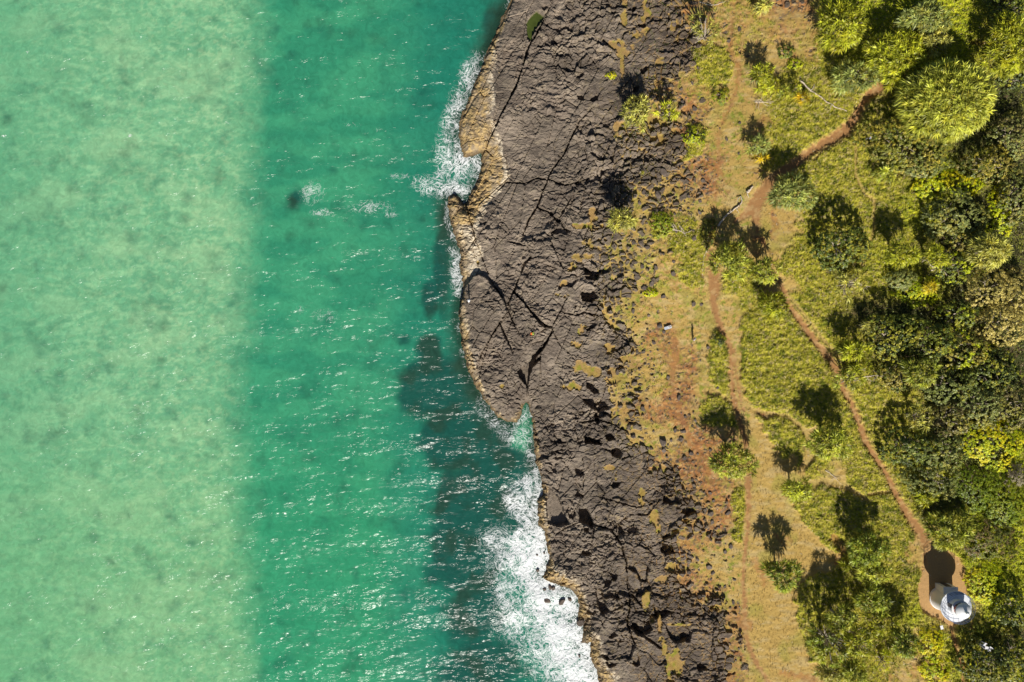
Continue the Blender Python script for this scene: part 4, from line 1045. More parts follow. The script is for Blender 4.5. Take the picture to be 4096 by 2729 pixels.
OLIVE = [(.17, .18, .04), (.30, .26, .05), (.22, .19, .06), (.10, .12, .03)]
DARKT = [(.095, .125, .03), (.16, .19, .035), (.27, .27, .04), (.06, .08, .025)]
GREYT = [(.17, .20, .08), (.22, .24, .10), (.12, .14, .05), (.25, .24, .07)]
VINE = [(.33, .38, .015), (.44, .47, .02), (.25, .31, .012), (.50, .46, .02)]
KHAKI = [(.44, .38, .16), (.36, .31, .12), (.27, .24, .09), (.50, .43, .20)]
BROWNT = [(.15, .13, .07), (.18, .16, .08), (.11, .11, .05), (.22, .20, .08)]
LEAFY = [
 ('coastal_tree', 3648, 565, 184, 112, 3.4, 'broad olive speckled tree below the huge round pandanus', OLIVE, {}),
 ('shrub', 3710, 660, 90, 46, 1.7, 'grey-green low shrub along the lower rim of the broad olive tree', GREYT, {}),
 ('coastal_tree', 3372, 978, 102, 92, 4.8, 'isolated dark bush in open grass with a shadow as large as itself', DARKT + [(.20, .18, .03)], {}),
 ('coastal_tree', 3828, 858, 128, 90, 3.2, 'grey-green rounded tree ringed by bright yellow-green vine', GREYT, {}),
 ('coastal_tree', 3960, 655, 105, 66, 2.8, 'dark olive tree between the huge pandanus and the yellow-green vine', OLIVE, {}),
 ('coastal_tree', 4052, 540, 70, 95, 3.2, 'grey-brown tree on the right edge beside the huge pandanus', BROWNT + GREYT, {}),
 ('coastal_tree', 4058, 300, 60, 50, 2.2, 'dark tree under the pandanus cut off by the right edge', DARKT, {}),
 ('coastal_tree', 4040, 30, 80, 60, 3.0, 'dark tree in the top right corner', DARKT, {}),
 ('coastal_tree', 4064, 780, 60, 110, 3.4, 'grey-brown tree on the right edge beside the vine', BROWNT + GREYT, {}),
 ('shrub', 3790, 735, 135, 52, 1.1, 'bright yellow-green vine mound above the grey-green rounded tree', VINE, dict(leaf=.11)),
 ('shrub', 4000, 850, 52, 110, 1.2, 'bright green vine mound right of the grey-green rounded tree', VINE, dict(leaf=.11)),
 ('shrub', 3670, 1165, 84, 60, 1.3, 'bright leafy shrub below the white bare pandanus limbs', VINE, dict(leaf=.12)),
 ('shrub', 3610, 1120, 56, 44, 1.6, 'dull grey-green shrub left of the white bare limbs', GREYT, {}),
 ('coastal_tree', 3822, 1065, 72, 62, 2.6, 'mid-green bush between the white-limbed pandanus and the round pale one', DARKT + VINE[:1], {}),
 ('coastal_tree', 3848, 955, 60, 44, 2.6, 'small olive tree left of the round pale pandanus', OLIVE, {}),
 ('coastal_tree', 3972, 1150, 88, 70, 3.8, 'feathery khaki tree, upper left of the three khaki ones', KHAKI, dict(leaf=.10, per=18)),
 ('coastal_tree', 4066, 1180, 62, 100, 4.0, 'feathery khaki tree touching the right edge', KHAKI[1:] + KHAKI[1:2], dict(leaf=.10, per=18)),
 ('coastal_tree', 4008, 1300, 92, 86, 3.8, 'feathery khaki tree, lowest of the three khaki ones', KHAKI, dict(leaf=.10, per=18)),
 ('coastal_tree', 3835, 1262, 64, 58, 4.2, 'dark green tree touching the lowest khaki tree', DARKT + VINE[:1], {}),
 ('coastal_tree', 3578, 1345, 100, 92, 4.6, 'yellow-speckled dark tree, upper left corner of the thicket', DARKT + [(.27, .26, .04)], {}),
 ('coastal_tree', 3720, 1365, 96, 92, 4.8, 'dark tree on the upper side of the thicket beside the yellow-speckled one', DARKT + OLIVE[1:2], {}),
 ('coastal_tree', 3850, 1400, 92, 82, 4.4, 'mid-green tree of the thicket under the lowest khaki tree', OLIVE + VINE[:1], {}),
 ('coastal_tree', 3975, 1480, 100, 92, 3.8, 'dark green tree of the thicket near the right edge', DARKT, {}),
 ('coastal_tree', 3590, 1500, 66, 66, 3.2, 'olive tree of the thicket beside the white forked branches', OLIVE, {}),
 ('coastal_tree', 3800, 1545, 92, 82, 4.4, 'dark tree right of the spiky pandanus in the thicket', GREYT + DARKT, {}),
 ('coastal_tree', 3925, 1620, 98, 82, 4.0, 'grey-green tree in the lower right of the thicket', GREYT, {}),
 ('coastal_tree', 4052, 1620, 72, 96, 3.6, 'grey-green tree cut by the right edge level with the thicket', GREYT + BROWNT[:2], {}),
 ('coastal_tree', 3810, 1680, 82, 68, 3.8, 'brownish olive tree at the lower side of the thicket', BROWNT + OLIVE, {}),
 ('coastal_tree', 3640, 1790, 96, 76, 3.9, 'dark tree beside the right-hand trail, lower left of the thicket', DARKT, {}),
 ('coastal_tree', 3768, 1800, 92, 84, 3.6, 'dark grey-green tree above the wide bright slope', GREYT + DARKT[:2], {}),
 ('coastal_tree', 3735, 1922, 104, 72, 3.0, 'soft grey-green tree, lowest of the thicket above the lighthouse', GREYT, dict(leaf=.10)),
 ('shrub', 3975, 1770, 122, 98, 1.7, 'bright yellow-green leafy mound under the grey-green trees at the right', VINE, dict(leaf=.11)),
 ('shrub', 3905, 1950, 92, 92, 1.3, 'mid-green leafy slope right of the lowest thicket tree', [(.13, .19, .015), (.20, .25, .02), (.10, .14, .015)], dict(leaf=.10)),
 ('shrub', 4025, 2000, 88, 110, 1.3, 'mid-green leafy slope at the right edge below a grey twiggy bush', [(.12, .17, .015), (.18, .23, .02), (.22, .24, .02)], dict(leaf=.10)),
 ('shrub', 4072, 1905, 44, 44, 1.6, 'grey twiggy bush at the right edge', [(.19, .16, .15), (.14, .12, .10), (.24, .21, .18)], dict(leaf=.09)),
 ('shrub', 3960, 2160, 110, 84, 1.1, 'brown-green scrub right of the wide pandanus above the lighthouse', [(.14, .16, .02), (.16, .12, .06), (.09, .10, .03)], dict(leaf=.10)),
 ('shrub', 3945, 2330, 74, 92, .8, 'bright yellow-green mound just right of the lighthouse', VINE, dict(leaf=.11)),
 ('shrub', 3726, 2575, 46, 68, .7, 'golden-green mound between the white sign and the bottom', VINE[1:] + VINE[3:], dict(leaf=.11)),
 ('shrub', 3740, 2685, 58, 56, .7, 'golden-green mound at the bottom edge left of the thin path', VINE, dict(leaf=.11)),
 ('shrub', 3905, 2535, 42, 50, .8, 'mid-green scrub right of the thin path below the lighthouse', [(.15, .19, .02), (.20, .22, .03), (.10, .12, .02)], dict(leaf=.10)),
 ('coastal_tree', 4056, 2440, 62, 66, 3.4, 'dark tree on the right edge beside the lighthouse mound', DARKT, {}),
 ('coastal_tree', 3942, 2655, 92, 84, 3.4, 'black-green tree left of the bottom right corner, below the white cabinet', [(.035, .05, .015), (.06, .085, .02), (.12, .13, .02)], {}),
 ('coastal_tree', 4056, 2640, 66, 98, 3.6, 'dark speckled tree filling the bottom right corner', DARKT + [(.27, .26, .04)], {}),
 ('shrub', 2888, 384, 34, 30, .9, 'round yellow-green shrub beside the faint upper trail', [(.22, .25, .02), (.14, .17, .02), (.34, .30, .02)], dict(leaf=.09, clump=.3)),
 ('shrub', 2648, 892, 46, 50, .6, 'low bright green shrub among stones right of the rock pandanus', [(.22, .27, .02), (.16, .21, .02), (.30, .30, .04)], dict(leaf=.09, clump=.3)),
 ('shrub', 3145, 205, 30, 24, .7, 'small dark green shrub beside bare stones near the top', DARKT + [(.2, .24, .02)], dict(leaf=.09, clump=.3)),
 ('shrub', 3180, 255, 26, 20, .5, 'small yellow-green shrub right below the small dark one near the top', VINE[:2], dict(leaf=.09, clump=.3)),
 ('shrub', 2602, 1170, 26, 16, .5, 'small vivid green shrub touching a dark boulder', VINE, dict(leaf=.09, clump=.3)),
 ('shrub', 2780, 540, 44, 34, .6, 'flat dark green shrub below the small brown stones', DARKT + VINE[:1], dict(leaf=.09, clump=.3)),
 ('shrub', 2445, 300, 20, 14, .3, 'tiny bright green shrub in a crack of the upper rock', VINE, dict(leaf=.07, clump=.25)),
 ('shrub', 2835, 930, 26, 60, .5, 'thin ragged shrub left of the trail fork', OLIVE, dict(leaf=.09, clump=.3)),
 ('shrub', 2880, 1360, 20, 24, .6, 'little dark shrub at the top of the grass strip left of the trail', DARKT, dict(leaf=.09, clump=.3)),
]
for i, (nm, x, y, rx, ry, h, lab, tn, kw) in enumerate(LEAFY):
    leafy(nm, x, y, rx, ry, h, lab, tn, 'tree' if nm == 'coastal_tree' else 'shrub', 'coastal trees of the thicket and slope' if nm == 'coastal_tree' else 'shrubs and vine mounds', seed=i, **kw)

# ------------------------------------------------------------------ grass: nobody could count it
g = np.random.default_rng(5)
def scatter(n, prob_field, x0=2300, x1=4250):
    n = int(n * 1.12); a = g.uniform((x0 - 2048) * .0375, (x1 - 2048) * .0375, n); b_ = g.uniform(-57, 57, n)
    k = g.random(n) < field(prob_field, a, b_)
    return a[k], b_[k]
pl = np.clip(lw * .95 + bright * .95 + .12 * W[..., 2], 0, 1) * keep * (1 - ROCK)
ax_, ay_ = scatter(330000, pl)
az = gz(ax_, ay_); n = len(ax_)
base = field(ALB, ax_, ay_) * (.65 + .75 * g.random((n, 1)))
straw = (g.random(n) < .14)[:, None]
base = np.where(straw, np.array([.50, .40, .16]), base)
an = g.normal(0.5, 1.2, n); ln = g.uniform(.14, .34, n); up = g.uniform(.12, .30, n)
dirv = np.stack([np.cos(an), np.sin(an), np.zeros(n)], 1); sd_ = np.stack([-np.sin(an), np.cos(an), np.zeros(n)], 1) * .035
b0 = np.stack([ax_, ay_, az - .02], 1)
tip = b0 + dirv * ln[:, None] + np.array([0, 0, 1]) * up[:, None]
mid_ = b0 + dirv * ln[:, None] * .4 + np.array([0, 0, 1]) * up[:, None] * .75
V = np.stack([b0 - sd_, b0 + sd_, mid_ + sd_ * .8, mid_ - sd_ * .8, tip], 1).reshape(-1, 3)
bi = (np.arange(n) * 5)[:, None]
tag(mesh_np('grass', V, [bi + np.array([[0, 1, 2, 3]]), bi + np.array([[3, 2, 4]])], np.repeat(base, 5, 0), False, [M_blade]), kind='stuff')
print('grass', n)

uw = np.clip(dark * 1.1 + .5 * bright, 0, 1) * keep
ax_, ay_ = scatter(150000, uw, 3400, 4250)
n = len(ax_); hgt = .9 * np.clip(field(dark, ax_, ay_), 0, 1) * fbm(ax_ / 1.4, ay_ / 1.4, 161, 3)
c = np.stack([ax_, ay_, gz(ax_, ay_) + .05 + hgt * g.random(n) ** .4], 1)
tn = np.array([(.12, .15, .03), (.20, .22, .03), (.15, .14, .05), (.26, .27, .03)])[np.clip((fbm(ax_ / 3, ay_ / 3, 162, 2) * 2.4 - .7) * 4, 0, 3).astype(int)] * (.6 + .8 * g.random((n, 1)))
V, F, C_ = leafcards(c, unit(g.normal(0, .6, (n, 3)) + [0, 0, 1]), g.uniform(.07, .14, n), tn, g)
tag(mesh_np('undergrowth', V, F, C_, False, [M_leaf]), kind='stuff')

# small bright plants between the stones
pw = np.clip(sstep(.60, .68, fbm(PX / 11, PY / 11, 141, 3)) * (W[..., 1] + W[..., 2] + .6 * W[..., 0]) * (PX > 2420) * (PX < 3000), 0, 1) * (1 - trail) * (SD > 20)
ax_, ay_ = scatter(90000, pw, 2400, 3000)
n = len(ax_); c = np.stack([ax_, ay_, gz(ax_, ay_) + g.uniform(.0, .10, n)], 1)
V, F, C_ = leafcards(c, unit(g.normal(0, .5, (n, 3)) + [0, 0, 1]), np.full(n, .055), np.array([.16, .24, .02]) * (.6 + .9 * g.random((n, 1))), g)
tag(mesh_np('ground_cover', V, F, C_, False, [M_leaf]), kind='stuff')

# fallen pandanus leaves and twigs
lit = np.clip(.03 + .30 * sstep(.60, .72, fbm(PX / 40, PY / 40, 151, 3)), 0, 1) * (PX > 2450) * (1 - ROCK * .9) * (1 - .5 * dark)
for x, y, r, s in [(2928, 1140, 90, .35), (3150, 860, 90, .5), (3400, 2290, 70, 1.0), (3340, 1840, 80, .6), (2970, 1900, 90, .3), (3560, 2640, 130, .9), (3420, 1980, 50, .4), (3230, 1790, 50, .7), (2880, 2030, 60, .5),
                   (3250, 2100, 80, .5), (3240, 1990, 60, .4), (2976, 2150, 12, .4), (3290, 2430, 60, .4), (3400, 1150, 80, .6), (2800, 1740, 60, .4), (3740, 1120, 50, .3), (3330, 100, 60, .3), (3060, 400, 60, .5), (3330, 440, 50, .6)]:
    lit = np.maximum(lit, s * sstep(r * 1.2, r * .3, np.hypot(PX - x, PY - y)))
lit = np.maximum(lit, .22 * lw * keep * (PX < 3600))
ax_, ay_ = scatter(17000, lit, 2450, 4100)
n = len(ax_); az = gz(ax_, ay_) + .05 + .16 * field(lw, ax_, ay_)
an = g.random(n) * 2 * np.pi; ln = g.uniform(.18, .55, n) * .5; wd = g.uniform(.02, .045, n)
d1 = np.stack([np.cos(an), np.sin(an), g.normal(0, .15, n)], 1); d2 = np.stack([-np.sin(an), np.cos(an), np.zeros(n)], 1) * wd[:, None]
c = np.stack([ax_, ay_, az], 1); bend = d2 * g.normal(0, 2.2, (n, 1)) + [0, 0, .04]
V = np.stack([c - d1 * ln[:, None], c - d2 + bend, c + d2 + bend, c + d1 * ln[:, None]], 1).reshape(-1, 3)
bi = (np.arange(n) * 4)[:, None]
cl = np.where(g.random((n, 1)) < .6, np.array([.66, .54, .36]), np.array([.45, .30, .16])) * (.7 + .5 * g.random((n, 1)))
tag(mesh_np('leaf_litter', V, [bi + np.array([[0, 1, 2]]), bi + np.array([[1, 3, 2]])], np.repeat(cl, 4, 0), False, [M_blade]), kind='stuff')

# ------------------------------------------------------------------ boulders
def boulder_mesh(seed, name='boulder_mesh'):
    import bmesh
    gg = np.random.default_rng(seed)
    bm = bmesh.new(); bmesh.ops.create_icosphere(bm, subdivisions=3, radius=1.0)
    pl_ = [(unit(gg.normal(size=3) * [1, 1, .6]), gg.uniform(.55, .85)) for _ in range(9)] + [(np.array([0, .15, 1.0]) / 1.011, .62)]
    for v in bm.verts:
        p = np.array(v.co)
        for nn, dd in pl_:
            k = p @ nn - dd
            if k > 0: p = p - nn * k
        p *= 1 + .05 * (gg.random() - .5)
        v.co = p * np.array([1, .9, .75])
    me = bpy.data.meshes.new(name); bm.to_mesh(me); bm.free()
    a = me.attributes.new('Col', 'FLOAT_COLOR', 'POINT')
    t = np.array([.140, .108, .085]) * gg.uniform(.8, 1.15)
    cc2 = np.concatenate([t[None] * (.85 + .3 * gg.random((len(me.vertices), 1))), np.ones((len(me.vertices), 1))], 1)
    a.data.foreach_set('color', cc2.astype(np.float32).ravel())
    me.materials.append(M_rock)
    return me
BM = [boulder_mesh(i) for i in range(9)]
def boulder(x, y, r, label, group, k, z=None, flat=1.0):
    o = bpy.data.objects.new('boulder', BM[k % 9]); COL.objects.link(o)
    X_, Y_, zg = spot(x, y)
    o.location = (X_, Y_, (zg if z is None else z) + r * .22 * flat)
    o.scale = (r * random.uniform(.85, 1.2), r * random.uniform(.8, 1.1), r * random.uniform(.7, 1.0) * flat); o.rotation_euler = (random.uniform(-.2, .2), random.uniform(-.2, .2), random.uniform(0, 6.28))
    return tag(o, label, 'rock', group)
gB = 'basalt boulders among grass and dirt'
for i, (x, y, r, lab) in enumerate([
    (2483, 1123, .52, 'smooth upright boulder with a dark shadow, right of the deep dark hole in the rock'), (2574, 1152, .55, 'dark boulder touching the vivid green shrub'),
    (2640, 1305, .50, 'dark split boulder left of the grey and white board'), (2649, 1766, .72, 'largest dark boulder on the orange dirt, a green plant at its right'),
    (2765, 1812, .50, 'dark boulder beside the orange dirt track, right of the largest one'), (2700, 1722, .42, 'dark boulder above the largest one on the orange dirt'),
    (2632, 780, .60, 'round brown boulder at the top of the stony slope, beside grass'), (2651, 690, .62, 'brown boulder upper right of the single small rosette'),
    (2716, 1590, .45, 'upright dark boulder near the orange patch by the rock edge'), (2707, 925, .35, 'small dark stone wedged under the dead branch')]):
    boulder(x, y, r, lab, gB, i)
place = []
tries = 0
while len(place) < 235 and tries < 40000:
    tries += 1
    x = random.uniform(2380, 2960); y = random.uniform(20, 2700)
    X_, Y_ = (x - 2048) * .0372, (1364.5 - y) * .0372
    X_, Y_, _z = spot(x, y) if tries < 0 else (X_, Y_, 0)
    fa = np.array([X_]); fb = np.array([Y_])
    rk_ = float(field(W[..., 0], fa, fb)[0]); dr_ = float(field(W[..., 1], fa, fb)[0])
    if float(field(ROCK, fa, fb)[0]) > .3 or float(field(trail, fa, fb)[0]) > .1 or field(moss, fa, fb)[0] > .8: continue
    p = .06 * (x < 2800) + 1.3 * rk_ + .10 * dr_ * (x < 2850)
    if random.random() > p: continue
    if any((x - a) ** 2 + (y - b_) ** 2 < (13 + r_ * 22) ** 2 for a, b_, r_ in place): continue
    place.append((x, y, random.choice([.16, .2, .24, .3, .36, .46])))
for i, (x, y, r) in enumerate(place):
    if r < .25: lab = 'fist to bucket sized dark basalt stone half sunk in thin grass and dirt'
    elif r < .4: lab = 'knee high dark basalt boulder half sunk in thin grass and dirt'
    else: lab = 'broad flat-topped basalt boulder half sunk in thin grass and dirt'
    boulder(x, y, r, lab, 'small, middling and broad stones strewn above the shelf', i, flat=.9)
gS = 'rocks in the surf'
for i, (x, y, r, lab) in enumerate([(2189, 2387, .55, 'left brown rock sticking out of the white surf'), (2246, 2392, .62, 'brown rock in the surf in the middle of three'), (2275, 2386, .40, 'brown rock in the surf nearest the shore ledge'),
    (2149, 2272, .30, 'small lone rock in the solid white foam'), (2146, 2208, .22, 'small dark rock high in the white foam, left of a pair'), (2176, 2206, .20, 'small dark rock high in the white foam, right of a pair'),
    (2200, 2345, .38, 'angular rock at the head of the white surf bay'), (2213, 2350, .34, 'wet rock beside the angular one at the head of the surf bay'), (2320, 2488, .80, 'big ochre boulder at the edge of the lower surf'), (2314, 2607, .26, 'small rock in the lowest surf'),
    (2176, 2346, .34, 'narrow dark rock touching the ochre point, in foam')]):
    boulder(x, y, r, lab, gS, i, z=0.02)

# ------------------------------------------------------------------ dead wood
def log(name, pts, rad, label, cat, lift=.06, twigs=0, mat=None):
    P = []
    for x, y in pts:
        X_, Y_, z_ = spot(x, y); P.append((X_, Y_, z_ + lift))
    P = np.array(P); o = P[0].copy()
    n_ = len(P)
    tt = np.linspace(0, n_ - 1, n_ * 4)
    Q = np.stack([np.interp(tt, np.arange(n_), P[:, k]) for k in range(3)], 1) - o
    Q[:, :2] += np.random.default_rng(len(pts) + int(pts[0][0])).normal(0, rad * .35, (len(Q), 2))
    rr_ = rad * np.interp(tt, [0, n_ - 1], [1, .45])
    br = [(Q, rr_)]
    gg = np.random.default_rng(int(pts[0][1]))
    for i in range(twigs):
        k = gg.integers(2, len(Q)); a = gg.random() * 6.28; L_ = gg.uniform(.4, 1.1)
        e = Q[k] + np.array([math.cos(a) * L_, math.sin(a) * L_, gg.uniform(.1, .4)])
        br.append(([Q[k], (Q[k] + e) / 2 + gg.normal(0, .06, 3), e], [rad * .5, rad * .35, rad * .15]))
        e2 = e + np.array([math.cos(a + .7) * .4, math.sin(a + .7) * .4, .1])
        br.append(([(Q[k] + e) / 2, (Q[k] + e) / 2 * .5 + e2 * .5, e2], [rad * .3, rad * .25, rad * .12]))
    v, f = tube_np(br, 7)
    ob = mesh_np(name, v, f, None, True, [mat or M_wood]); ob.location = o
    return tag(ob, label, cat)
log('fallen_trunk', [(3204, 325), (3240, 362), (3290, 395), (3330, 425), (3385, 446)], .13, 'long pale fallen trunk crossing the bright grass towards the upper trail', 'log', .10, 4)
log('driftwood_log', [(2872, 905), (2895, 872), (2918, 850), (2945, 832), (2966, 812), (2964, 786)], .15, 'crooked grey log along the left side of the trail fork', 'log', .16, 4)
log('driftwood_log', [(2984, 772), (2996, 760), (3010, 746)], .22, 'short thick grey log at the upper end of the crooked one', 'log', .2, 1)
log('exposed_root', [(2838, 978), (2826, 1002), (2814, 1030), (2812, 1062), (2810, 1100)], .07, 'thin pale root bordering the left side of the main trail', 'root', .05, 2)
log('dead_branch', [(2684, 918), (2706, 922), (2728, 928), (2745, 946)], .09, 'forked bleached branch with a black stump shadow in the dry grass', 'branch', .14, 6)
log('dead_branch', [(2798, 8), (2840, 22), (2870, 20), (2892, 4)], .07, 'curved white branch at the top edge beside the leaning pandanus', 'branch', .08, 2)
log('dead_branch', [(3020, 410), (3050, 408), (3085, 415)], .07, 'spread of bleached twigs below the row of tiny pandanus', 'branch', .10, 9)
log('dead_branch', [(3740, 1082), (3700, 1062), (3690, 1040)], .13, 'thick white limb bent to the left under the white-limbed pandanus', 'branch', 1.6, 3)
log('dead_branch', [(3700, 1085), (3740, 1080), (3752, 1090)], .11, 'white limb pointing right under the white-limbed pandanus', 'branch', 1.7, 4)
log('dead_branch', [(3418, 1512), (3455, 1505), (3500, 1500)], .10, 'white forked branch lying right of the long trail', 'branch', 1.2, 4)
log('dead_branch', [(3368, 1136), (3400, 1130), (3445, 1140)], .08, 'grey branch under the sprawling bare pandanus', 'branch', .8, 6)
log('dead_branch', [(3300, 1880), (3330, 1900), (3352, 1925)], .06, 'thin pale branch on litter below the pandanus by the tan belt', 'branch', .08, 5)

# ------------------------------------------------------------------ lighthouse
M_white = simple_mat('white_paint', (.82, .82, .82), .5, .05, 3)
M_deck = simple_mat('painted_deck', (.74, .76, .80), .6, .06, 3)
M_blue = simple_mat('blue_grey_rail', (.07, .11, .22), .4, .1, 5)
M_red = simple_mat('red_glass', (.50, .07, .03), .15, .1, 5)
M_glass = simple_mat('lantern_glass', (.10, .12, .13), .05, .1, 4)
M_door = simple_mat('dark_door', (.12, .10, .09), .6, .15, 6)
M_grey = simple_mat('grey_concrete', (.42, .41, .40), .8, .1, 6)

def lathe(profile, seg=48, ang0=0, ang1=2 * math.pi):
    th = np.linspace(ang0, ang1, seg + 1)[:-1] if abs(ang1 - ang0 - 2 * math.pi) < 1e-6 else np.linspace(ang0, ang1, seg + 1)
    cl = abs(ang1 - ang0 - 2 * math.pi) < 1e-6
    m = len(th); V = []
    for r, z in profile:
        V += [(r * math.cos(t), r * math.sin(t), z) for t in th]
    F = []
    for i in range(len(profile) - 1):
        for k in range(m if cl else m - 1):
            k2 = (k + 1) % m
            F.append([i * m + k, i * m + k2, (i + 1) * m + k2, (i + 1) * m + k])
    return np.array(V), np.array(F)

def box(x0, x1, y0, y1, z0, z1):
    v = np.array([(x, y, z) for z in (z0, z1) for y in (y0, y1) for x in (x0, x1)], float)
    f = np.array([[0, 2, 3, 1], [4, 5, 7, 6], [0, 1, 5, 4], [2, 6, 7, 3], [0, 4, 6, 2], [1, 3, 7, 5]])
    return v, f

def joinq(L_):
    V = []; F = []; o = 0
    for v, f in L_:
        V.append(v); F.append(f + o); o += len(v)
    return np.concatenate(V), [np.concatenate(F)]

zL = zs(3765, 2392)
LX, LY = (3766 - 2048) * KPX * (HC - zL), (1364.5 - 2392) * KPX * (HC - zL)
zL = float(gz(LX, LY)[0])
lh = empty('lighthouse', (LX, LY, zL)); tag(lh, 'white round stone lighthouse with a railed gallery and white domed lantern', 'lighthouse')
v, f = lathe([(1.78, -.4), (1.78, .15), (1.72, .2), (1.60, 3.4), (1.68, 3.5), (1.68, 3.62)]); mesh_np('tower', v, [f], None, False, [M_white], lh)
v, f = joinq([box(-.95, 1.0, .6, 2.25, -.3, 2.35)]); mesh_np('porch', v, f, None, False, [M_white], lh)
v, f = joinq([box(-1.03, 1.08, 1.2, 2.33, 2.353, 2.45)]); mesh_np('porch_roof', v, f, None, False, [M_deck], lh)
v, f = joinq([box(-.35, .45, 2.253, 2.29, -.1, 1.95)]); mesh_np('door', v, f, None, False, [M_door], lh)
v, f = lathe([(1.5, 3.623), (2.12, 3.66), (2.22, 3.72), (2.22, 3.86), (.9, 3.88)]); mesh_np('gallery_deck', v, [f], None, False, [M_deck], lh)
posts = []
for i in range(18):
    a = i * 2 * math.pi / 18
    posts.append(([(2.14 * math.cos(a), 2.14 * math.sin(a), 3.85), (2.14 * math.cos(a), 2.14 * math.sin(a), 4.4), (2.14 * math.cos(a), 2.14 * math.sin(a), 4.98)], [.022, .022, .022]))
for zz_ in (4.2, 4.6, 4.98):
    th_ = np.linspace(0, 2 * math.pi, 49); posts.append((np.stack([2.14 * np.cos(th_), 2.14 * np.sin(th_), np.full(49, zz_)], 1), np.full(49, .026)))
v, f = tube_np(posts, 5); mesh_np('railing', v, f, None, True, [M_blue], lh)
v, f = lathe([(1.18, 3.883), (1.18, 4.9), (1.26, 4.93), (1.26, 5.0), (.95, 5.02)]); mesh_np('lantern_base', v, [f], None, False, [M_white], lh)
v, f = joinq([box(-1.26, -1.12, .1, .62, 3.9, 4.75)]); mesh_np('hatch', v, f, None, False, [M_door], lh)
v, f = lathe([(.92, 5.0), (.92, 5.68)], 12); gl_ = mesh_np('lantern_glazing', v, [f], None, False, [M_glass], lh)
v, f = lathe([(.94, 5.02), (.94, 5.66)], 4, math.radians(140), math.radians(205)); mesh_np('red_pane', v, [f], None, False, [M_red], gl_)
bars = []
for i in range(12):
    a = i * 2 * math.pi / 12
    bars.append(([(.95 * math.cos(a), .95 * math.sin(a), 5.0), (.95 * math.cos(a), .95 * math.sin(a), 5.35), (.95 * math.cos(a), .95 * math.sin(a), 5.7)], [.03, .03, .03]))
v, f = tube_np(bars, 4); mesh_np('glazing_bars', v, f, None, False, [M_white], gl_)
v, f = lathe([(1.10, 5.66), (1.14, 5.72), (1.10, 5.80), (.95, 5.98), (.70, 6.18), (.40, 6.34), (.16, 6.42), (.14, 6.50)]); dome_ = mesh_np('dome', v, [f], None, True, [M_white], lh)
v, f = lathe([(.14, 6.48), (.17, 6.60), (.25, 6.68), (.26, 6.80), (.18, 6.92), (.02, 6.98)], 20); mesh_np('vent_ball', v, [f], None, True, [M_white], dome_)
vt, ft = tube_np([([(.0, .0, 6.95), (0, 0, 7.2), (0, 0, 7.55)], [.02, .02, .012]), ([(-.35, 0, 7.4), (0, 0, 7.4), (.35, 0, 7.4)], [.015, .015, .015])], 5)
mesh_np('wind_vane', vt, ft, None, False, [M_blue], dome_)

# small white sign by the apron
X_, Y_, z_ = spot(3768, 2511, .8)
sg = empty('signboard', (X_, Y_, z_), R(15)); tag(sg, 'small white signboard on a post, just below the lighthouse apron', 'sign')
v, f = joinq([box(-.03, .03, -.03, .03, -.2, .75)]); mesh_np('post', v, f, None, False, [M_door], sg)
v, f = joinq([box(-.20, .20, -.28, .28, .753, .80)]); mesh_np('panel', v, f, None, False, [M_white], sg)
# pale blue board in the olive tree's edge
X_, Y_, z_ = spot(3477, 549, 1.2)
sg = empty('signboard', (X_, Y_, z_), R(-14)); tag(sg, 'narrow pale blue board standing at the left rim of the broad olive tree', 'sign')
v, f = joinq([box(-.04, .04, -.04, .04, -.2, 1.6)]); mesh_np('post', v, f, None, False, [M_grey], sg)
v, f = joinq([box(-.10, .10, -.42, .42, 1.603, 1.66)]); mesh_np('panel', v, f, None, False, [simple_mat('pale_blue_panel', (.50, .54, .74), .35, .05, 5)], sg)
# grey and white board on the lawn
X_, Y_, z_ = spot(2671, 1311, .3)
bd = empty('information_board', (X_, Y_, z_), R(17)); tag(bd, 'low grey and white board with black marks on the lawn, left of a person', 'sign')
v, f = joinq([box(-.04, .04, -.3, -.22, -.2, .32), box(-.04, .04, .1, .18, -.2, .32)]); mesh_np('leg', v, f, None, False, [M_door], bd)
v, f = joinq([box(-.55, .02, -.22, .22, .32, .40)]); mesh_np('grey_panel', v, f, None, False, [simple_mat('grey_panel', (.52, .56, .64), .4, .05, 5)], bd)
v, f = joinq([box(.023, .56, -.22, .22, .32, .42)]); pp = mesh_np('picture_panel', v, f, None, False, [M_white], bd)
mk = []
for k, (a, b_, r_) in enumerate([(.16, .10, .07), (.30, .12, .06), (.42, .06, .075), (.24, -.06, .05), (.40, -.12, .05), (.12, -.10, .04)]):
    v_, f_ = lathe([(r_, .424), (.001, .428)], 10); mk.append((v_ + [a, b_, 0], f_))
v, f = joinq(mk); mesh_np('black_marks', v, f, None, False, [simple_mat('black_print', (.02, .02, .02), .5, .05, 5)], pp)
v, f = joinq([box(.32, .40, .145, .19, .424, .436)]); mesh_np('red_mark', v, f, None, False, [M_red], pp)
